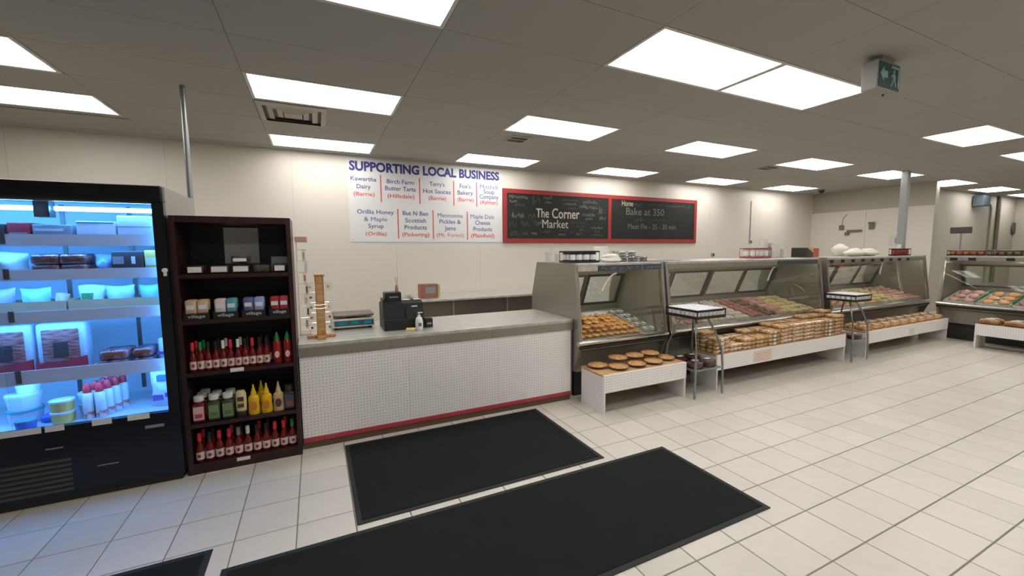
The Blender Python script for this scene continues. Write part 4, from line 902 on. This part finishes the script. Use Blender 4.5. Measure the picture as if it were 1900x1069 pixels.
# ------------------------------------------------------------------ things on the service counter
random.seed(17)
t = thing('jewellery_post', 'square wooden post on a cross foot hung with small carded trinkets', 'display stand', (.022, 3.80, WT))
O('foot', MB().box(-.11, .11, -.03, .03, 0, .022, .004).box(-.03, .03, -.11, -.031, 0, .022, .004).box(-.03, .03, .031, .11, 0, .022, .004), M_woodpost, t)
O('post', MB().box(-.034, .034, -.034, .034, .022, .515, .003), M_woodpost, t); O('cap', MB().box(-.042, .042, -.042, .042, .515, .532, .004), M_woodpost, t)
O('shaft_panel', MB().box(-.022, .022, -.0355, -.034, .06, .48), M_wood, t)
for zz in (.245, .275): O('wire', MB().tube([(-.05, -.037, zz+.004), (0, -.0405, zz), (.05, -.037, zz+.006)], .0012, 6), M_chrome, t)
for k in range(5):
    z = .09+k*.085
    for s in (-1, 1):
        if s > 0 and k in (3,): continue
        p = O('trinket_card', MB().box(-.028, .028, -.0015, .0015, -.035, .035), M_film, t, (s*.068, -.01, z))
        O('trinket', MB().blob((0, -.008, -.004), .012, .007, .012, 1, .3), (M_pkd, M_pko, M_pkg, M_pkr, M_pkn)[(k+(s > 0)*2) % 5], p)
        O('hook', MB().tube([(s*.034, -.01, z+.035), (s*.068, -.01, z+.035)], .002, 6), M_chrome, t)
t = thing('card_rack', 'narrow rack of clear hanging packets beside the bookcase', 'rack', (-.105, 4.02, WT))
O('base', MB().box(-.045, .055, -.1, .1, 0, .012), M_chrome, t); O('back_strip', MB().box(-.04, -.034, -.09, .09, .012, .80), M_white, t); O('header', MB().box(-.045, .05, -.1, .1, .80, .845, .004), mat('pink_header', S(206, 160, 156), .6), t)
for k in range(7):
    p = O('clear_packet', MB().box(-.012, .012, -.035, .035, -.045, .045, .006), M_film, t, (.018+.012*(k % 2), -.04+.05*(k % 3)*.8, .10+k*.098))
    O('content', MB().box(-.006, .006, -.025, .025, -.032, .025), (M_pkn, M_pkd, M_pkw, M_pkr, M_pko, M_pkw, M_pkn)[k], p); O('peg', MB().tube([(-.034, p.location.y, p.location.z+.047), (.04, p.location.y, p.location.z+.047)], .002, 6), M_chrome, t)
t = thing('weighing_scale', 'cream countertop weighing scale with three teal digital readouts', 'scale', (.295, 4.14, WT))
O('base', MB().box(-.185, .185, -.06, .2, .02, .09, .008).prism([(-.105, .022), (-.06, .022), (-.06, .098), (-.085, .098)], 'x', -.185, .185), mat('scale_cream', S(196, 192, 176), .5), t)
d = O('display', MB().prism([(-.1035, .034), (-.1005, .034), (-.0875, .082), (-.0905, .082)], 'x', -.165, .178), mat('scale_display', S(44, 76, 90), .25), t)
for x in (-.10, .01, .125):
    O('readout', MB().prism([(-.1046, .044), (-.1031, .044), (-.0945, .074), (-.096, .074)], 'x', x-.034, x+.034), glow('lcd_teal%d' % (x*100), S(40, 150, 170), .4), d)
O('platter', MB().box(-.17, .185, -.075, .2, .112, .135, .008), M_steeldk, t); O('neck', MB().box(-.05, .05, .02, .12, .09, .112), M_black, t)
for sx in (-.15, .15):
    for sy in (-.05, .16): O('foot', MB().lathe([(.014, 0), (.014, .02)], 10, (sx, sy, 0)), M_black, t)
t = thing('cash_register', 'black cash register with a receipt printer on top', 'cash register', (.735, 3.90, WT))
O('cash_drawer', MB().box(-.2, .165, -.10, .2, 0, .10, .005), M_black, t)
O('body', MB().prism([(-.07, .10), (.2, .10), (.2, .235), (.04, .255), (-.045, .235)], 'x', -.2, .165), M_black, t)
O('keyboard', MB().prism([(-.096, .101), (-.072, .101), (-.05, .20), (-.06, .20)], 'x', .0, .15), M_blackgl, t)
O('printer', MB().box(-.17, -.02, .02, .16, .235, .335, .008), M_black, t); O('printer_slot', MB().box(-.13, -.05, .017, .0198, .285, .297), M_pkg, t)
for x in (.0, .10): O('receipt', MB().box(x, x+.06, .03, .1, .2555, .259), M_paper, t)
O('white_label', MB().prism([(-.0625, .17), (-.06, .17), (-.051, .21), (-.0535, .21)], 'x', .055, .11), M_pkw, t)
O('screen_back', MB().box(-.195, -.175, -.02, .14, .24, .28), M_black, t)
t = thing('soap_dispenser', 'white pump bottle in front of the cash register', 'bottle', (.835, 3.745, WT))
O('bottle', MB().lathe([(.030, 0), (.034, .006), (.034, .075), (.028, .105), (.015, .118)], 18), M_white, t, smooth=50); O('pump', MB().lathe([(.016, .117), (.016, .13), (.006, .132), (.006, .15), (.012, .151), (.012, .16), (0, .16)], 12), M_white, t, smooth=45)
O('nozzle', MB().box(-.004, .034, -.005, .005, .152, .160, .002), M_white, t); O('label', MB().box(-.014, .014, -.0355, -.0335, .035, .065), mm('soap_label', (110, 100, 130)), t)
tag(O('sponge', MB().box(-.04, .04, -.025, .025, 0, .022, .006), mm('sponge_yellow', (226, 206, 140)), None, (.755, 3.735, WT), -.3), 'pale yellow sponge lying beside the pump bottle', 'sponge')
t = thing('card_terminal', 'small black card terminal behind the pump bottle', 'card reader', (.945, 3.86, WT))
O('body', MB().box(-.035, .035, -.05, .05, 0, .085, .006), M_black, t); O('slot', MB().box(-.02, .02, -.0525, -.05, .03, .045), M_pkg, t)
# ------------------------------------------------------------------ on the prep table
t = thing('snack_carton', 'brown carton with a green end on the prep table', 'box', (1.45, 5.86, .9005))
O('box', MB().box(-.13, .12, -.09, .09, 0, .20, .004), mm('carton_brown', (150, 100, 80)), t); O('window', MB().box(-.06, .08, -.0925, -.09, .07, .16), M_pkg, t); O('green_end', MB().box(.1205, .15, -.09, .09, .02, .19, .003), mm('carton_green', (170, 184, 90)), t)
t = thing('stick_holder', 'slim tan holder with two upright sticks on the receipt printer', 'holder', (.685, 3.985, WT+.3355))
O('cup', MB().lathe([(.014, 0), (.016, .004), (.014, .05), (.010, .062)], 12), mm('tan_glass', (172, 136, 108), .3), t, smooth=50)
for x in (-.006, .006): O('stick', MB().tube([(x*.5, 0, .05), (x*1.6, 0, .135)], .0028, 6), M_woodpost, t)
# ------------------------------------------------------------------ on the case tops
TZ = 1.4325
M_jw = mat('jar_label', S(222, 222, 222), .6); 
def jar_pack(label, x, y, nx, ny, r, h, cb_, cl, clab, jl, z=TZ, group=None, rail=None, lab=True, rz=0):
    t = thing('jar_tray', label, 'tray', (x, y, z), rz, 'jar trays on the case tops')
    hx, hy = nx*r*1.08+.008, ny*r*1.08+.008; mr = rail or M_black
    O('floor', MB().box(-hx, hx, -hy, hy, 0, .006), mr, t); O('lower_rail', ring(MB(), -hx, hx, -hy, hy, .006, .022, .005), mr, t); O('upper_rail', ring(MB(), -hx, hx, -hy, hy, h-.012, h+.004, .005), mr, t)
    for sx in (-1, 1):
        for sy in (-1, 1): O('post', MB().box(sx*hx-.0025-sx*.0025, sx*hx+.0025-sx*.0025, sy*hy-.0025-sy*.0025, sy*hy+.0025-sy*.0025, .022, h-.012), mr, t)
    j0 = thing('preserve_jar', jl, 'jar', group=group or jl)
    O('glass', MB().lathe([(r*.9, 0), (r*.97, .004), (r*.97, h*.78), (r*.8, h*.86)], 12), cb_, j0, smooth=50)
    if lab: O('label', MB().lathe([(r*.985, h*.2), (r*.985, h*.66)], 12), clab, j0, smooth=50)
    O('lid', MB().lathe([(r*.9, h*.84), (r*.9, h*.98), (r*.8, h), (0, h)], 12), cl, j0, smooth=50)
    P_ = Proto(j0); R = Matrix.Rotation(rz, 3, 'Z')
    for i in range(nx):
        for k in range(ny): P_.put(Vector((x, y, z+.0065))+R @ Vector(((-(nx-1)/2+i)*r*2.1, (-(ny-1)/2+k)*r*2.1, 0)))
jar_pack('black tray of four white-labelled jars on the short case', 2.70, 3.90, 4, 2, .045, .125, mm('jam_dark', (60, 50, 50), .2), M_black, M_jw, 'white-labelled jar with a black lid on the short display case')
jar_pack('red-railed pack of jars on the long display case', 6.05, 4.10, 3, 2, .055, .145, mm('pickle_pale', (206, 190, 180), .2), mm('lid_red', (170, 60, 60)), M_jw, 'red-lidded pale jar on the long display case', rail=mm('rail_red', (160, 66, 60)))
jar_pack('dark rack of red jars beside the power pole', 9.42, 3.70, 6, 1, .04, .12, mm('jam_red', (150, 50, 40), .2), M_pkd, M_jw, 'red jam jar with a dark lid beside the power pole', lab=False)
M_tubw = mat('tub_white', S(222, 220, 216), .35)
def cups(label, x, y, n, r, h, grp, z=TZ, m_=None):
    t = thing('cup_stack', label, 'stack of tubs', (x, y, z), 0, grp); zz = 0
    for k in range(n):
        O('tub', MB().lathe([(r*.8, zz), (r, zz+h*.9), (r*1.06, zz+h*.92), (r*1.06, zz+h), (r*.9, zz+h)], 14), m_ or M_tubw, t, smooth=45); zz += h*.45 if k < n-1 else h
    return t
cups('short stack of white tubs at the corner of the short case', 2.50, 4.22, 3, .055, .06, 'white tub stacks'); cups('pale tub stack next to the corner stack on the short case', 2.63, 4.22, 3, .05, .05, 'white tub stacks')
t = thing('white_bucket', 'white plastic bucket upside down on the short display case', 'bucket', (3.19, 4.15, TZ))
O('pail', MB().lathe([(.105, 0), (.10, .02), (.088, .175), (.08, .18), (0, .18)], 20), M_tubw, t, smooth=45); O('rim', MB().lathe([(.11, 0), (.11, .018), (.103, .02)], 20), M_tubw, t, smooth=45)
tag(O('plastic_bag', MB().blob((0, 0, .0384), .15, .09, .045, 3, .25, .85), mat('bag_white', S(224, 220, 208), .4, 0, 20, .1), None, (3.06, 3.82, TZ), .2, smooth=80), 'crumpled white plastic bag on the short display case', 'bag')
M_clam = clear('clamshell_stack', (.9, .9, .9, 1), .1, 1.0, .12, .3)
for k, (x, y, n) in enumerate(((3.34, 4.0, 4), (3.50, 4.02, 4), (3.34, 3.83, 2), (3.50, 3.82, 2))):
    for j in range(n): tag(O('clamshell_box', MB().box(-.07, .07, -.07, .07, 0, .03, .008, 1), M_clam, None, (x, y, TZ+j*.0305)), 'empty clear clamshell box stacked on the short display case', 'container', 'empty clamshell boxes')
tag(O('flat_sheet', MB().box(-.22, .22, -.12, .12, 0, .012, .003), M_steeltop, None, (4.05, 4.0, TZ)), 'flat pale tray lying on the long display case', 'tray')
for k, (x, y, n) in enumerate(((6.30, 4.20, 3), (6.45, 4.24, 8), (6.60, 4.24, 6), (6.52, 4.09, 5), (6.36, 4.04, 2), (6.67, 4.09, 3), (6.22, 4.32, 2))): cups('stack of white foam tubs on the long display case', x, y, n, .064, .07, 'foam tub stacks on the long case')
t = thing('supply_box', 'black and orange carton across the joint of two cases', 'box', (7.13, 4.0, TZ)); O('box', MB().box(-.16, .0, -.12, .12, 0, .15, .003), M_pkd, t); O('flap', MB().prism([(-.16, .151), (0, .07), (0, .151)], 'y', -.123, -.1205), M_pkn, t); O('orange_side', MB().box(.001, .16, -.12, .12, 0, .14, .003), mm('box_orange', (176, 84, 54)), t)
for k, (x, y, sx) in enumerate(((8.25, 3.86, .20), (8.68, 3.86, .16), (8.48, 4.17, .13))):
    tag(O('plastic_bag', MB().blob((0, 0, .06 if k != 2 else .102), sx, .12, .07 if k != 2 else .12, 3, .2, .85), MATS['bag_white'], None, (x, y, TZ), 0, smooth=80), ('wide crumpled white bag on the case with price squares', 'narrow crumpled white bag on the case with price squares', 'tall crumpled white bag behind two others')[k], 'bag')
# crosswise case top (its own z-level, along -y)
M_jo = mm('jar_orange', (176, 96, 52), .25); M_lidg = mm('lid_gold', (150, 130, 80))
jar_pack('tray of orange preserve jars at the corner of the crosswise case', 9.98, 3.02, 5, 2, .04, .085, M_jo, M_pkw, M_jw, 'orange preserve jar with a white lid on the crosswise case', lab=False, rz=-PI/2)
jar_pack('second tray of olive jars on the crosswise case', 9.98, 2.58, 4, 2, .04, .085, mm('jar_olive', (120, 96, 60), .25), M_pkw, M_jw, 'olive preserve jar with a white lid on the crosswise case', lab=False, rz=-PI/2)
t = thing('orange_tin', 'tall orange tub with a brown lid on the crosswise case', 'tub', (9.98, 2.30, TZ)); O('tin', MB().lathe([(.06, 0), (.064, .01), (.064, .12)], 16), mm('tin_orange', (190, 96, 52), .35), t, smooth=45); O('lid', MB().lathe([(.067, .12), (.067, .155), (0, .16)], 16), M_pkd, t, smooth=45)
t = thing('round_gauge_scale', 'dark round-faced hanging scale base on the crosswise case', 'scale', (10.0, 2.02, TZ)); O('dial', MB().lathe([(.10, -.025), (.11, 0), (.10, .025), (0, .03)], 20, (0, 0, 0)), M_pkd, t, (0, 0, .115)).rotation_euler = (0, PI/2, 0)
O('stand', MB().box(-.06, .06, -.1, .1, 0, .02, .004), M_pkd, t); O('face', MB().lathe([(.08, 0), (0, .001)], 20), M_pkg, t, (-.032, 0, .115)).rotation_euler = (0, -PI/2, 0)
t = thing('paper_stack', 'white paper stack lying between the orange tub and the dial scale', 'paper', (9.86, 2.16, TZ)); O('sheets', MB().box(-.05, .05, -.11, .11, 0, .022, .002), M_white, t)
t = thing('scale_display', 'dark scale display panel on a thin pole above the crosswise case', 'scale display', (10.42, 3.2, TZ))
p = onX(1784, 427, 10.42); t.location = (10.42, p.y, TZ); zz = p.z-TZ
O('pole', MB().tube([(0, 0, .01), (0, 0, zz)], .012, 8), M_galv, t); O('panel', MB().box(-.03, .0, -.14, .14, zz-.06, zz+.055, .012), mat('panel_dark', S(66, 64, 58), .4), t); O('foot', MB().box(-.06, .06, -.06, .06, 0, .012), M_galv, t)
# ------------------------------------------------------------------ on the far walls
M_tool = mat('wall_tool', S(112, 104, 92), .5)
p = onX(1562, 418, WR-.012); t = thing('wall_hook', 'grey hook hanging from a cord on the far wall', 'hook', (WR-.0085, p.y, p.z)); O('hook', MB().box(-.03, 0, -.05, .05, -.12, .0, .008), M_tool, t); O('cord', MB().tube([(-.006, 0, 0), (-.006, -.02, .16), (-.006, -.1, .26)], .006, 6), M_tool, t)
p = onX(1583, 429, WR-.012); t = thing('wall_bracket', 'L-shaped grey bracket on the far wall', 'bracket', (WR-.0085, p.y, p.z)); O('arm', MB().box(-.05, 0, -.18, .12, -.02, .03, .006), M_tool, t); O('stub', MB().box(-.05, 0, .08, .16, -.10, -.0205, .006), M_tool, t)
p = onX(1617, 418, WR-.012); t = thing('wall_holder', 'small upright grey holder on the far wall', 'holder', (WR-.0085, p.y, p.z)); O('body', MB().box(-.06, 0, -.06, .03, -.09, .07, .01), M_tool, t); O('lip', MB().box(-.075, -.0605, -.09, .04, .03, .075, .004), M_tool, t)
p = onX(1665, 446, WR-.012); t = thing('wall_outlet', 'grey wall outlet low on the far wall beside the power pole', 'outlet', (WR-.0085, p.y+.05, p.z)); O('plate', MB().box(-.012, 0, -.1, .1, -.12, .12, .003), M_lampframe, t); O('socket', MB().box(-.016, -.012, -.05, -.01, -.06, .06), M_pkg, t)
p = onZ(1524, 352, CZ); t = thing('dome_camera', 'small dark dome camera on the ceiling near the far corner', 'camera', (p.x, p.y, CZ-.0045)); O('base', MB().lathe([(.07, -.02), (.075, 0)], 16), M_tool, t); O('dome', MB().lathe([(0, -.085), (.03, -.08), (.055, -.05), (.06, -.02)], 16), M_black, t, smooth=50)
p = onY(1819, 374, WRET-.1); t = thing('wall_speaker', 'blue-grey box speaker high on the alcove wall', 'speaker', (p.x, WRET-.0005, p.z)); O('cabinet', MB().box(-.2, .2, -.22, -.02, -.12, .14, .01), mat('speaker_grey', S(84, 98, 104), .5), t); O('grille', MB().box(-.18, .18, -.226, -.2205, -.10, .12), mat('speaker_grille', S(58, 76, 86), .7), t); O('mount', MB().box(-.05, .05, -.02, 0, -.05, .05), M_tool, t)
p = onY(1882, 424, WRET-.03); t = thing('wall_clock', 'round dark wall clock on the alcove wall', 'clock', (p.x, WRET-.001, p.z)); O('rim', MB().lathe([(.17, 0), (.17, .03), (.15, .035)], 24), mat('clock_dark', S(70, 78, 74), .5), t).rotation_euler = (PI/2, 0, 0); O('dial', MB().lathe([(.15, .02), (0, .021)], 24), mat('clock_dial', S(96, 104, 98), .4), t).rotation_euler = (PI/2, 0, 0)
p0 = onY(1850, 380, WRET); tag(O('conduit', MB().tube([(0, 0, .6), (0, 0, CZ-.01)], .04, 10), mat('conduit_dark', S(112, 106, 92), .5), None, (p0.x, WRET-.0415, 0), smooth=40), 'dark vertical pipe on the alcove wall beside the clock', 'pipe')
p0 = onY(1836, 400, WRET); tag(O('conduit', MB().tube([(-.3, 0, 2.72), (-.08, 0, 2.70), (0, 0, 2.6), (0, 0, .6)], .018, 8), mat('conduit_grey', S(140, 136, 122), .5), None, (p0.x, WRET-.0205, 0), smooth=40), 'thin bent conduit dropping from the box speaker', 'conduit')
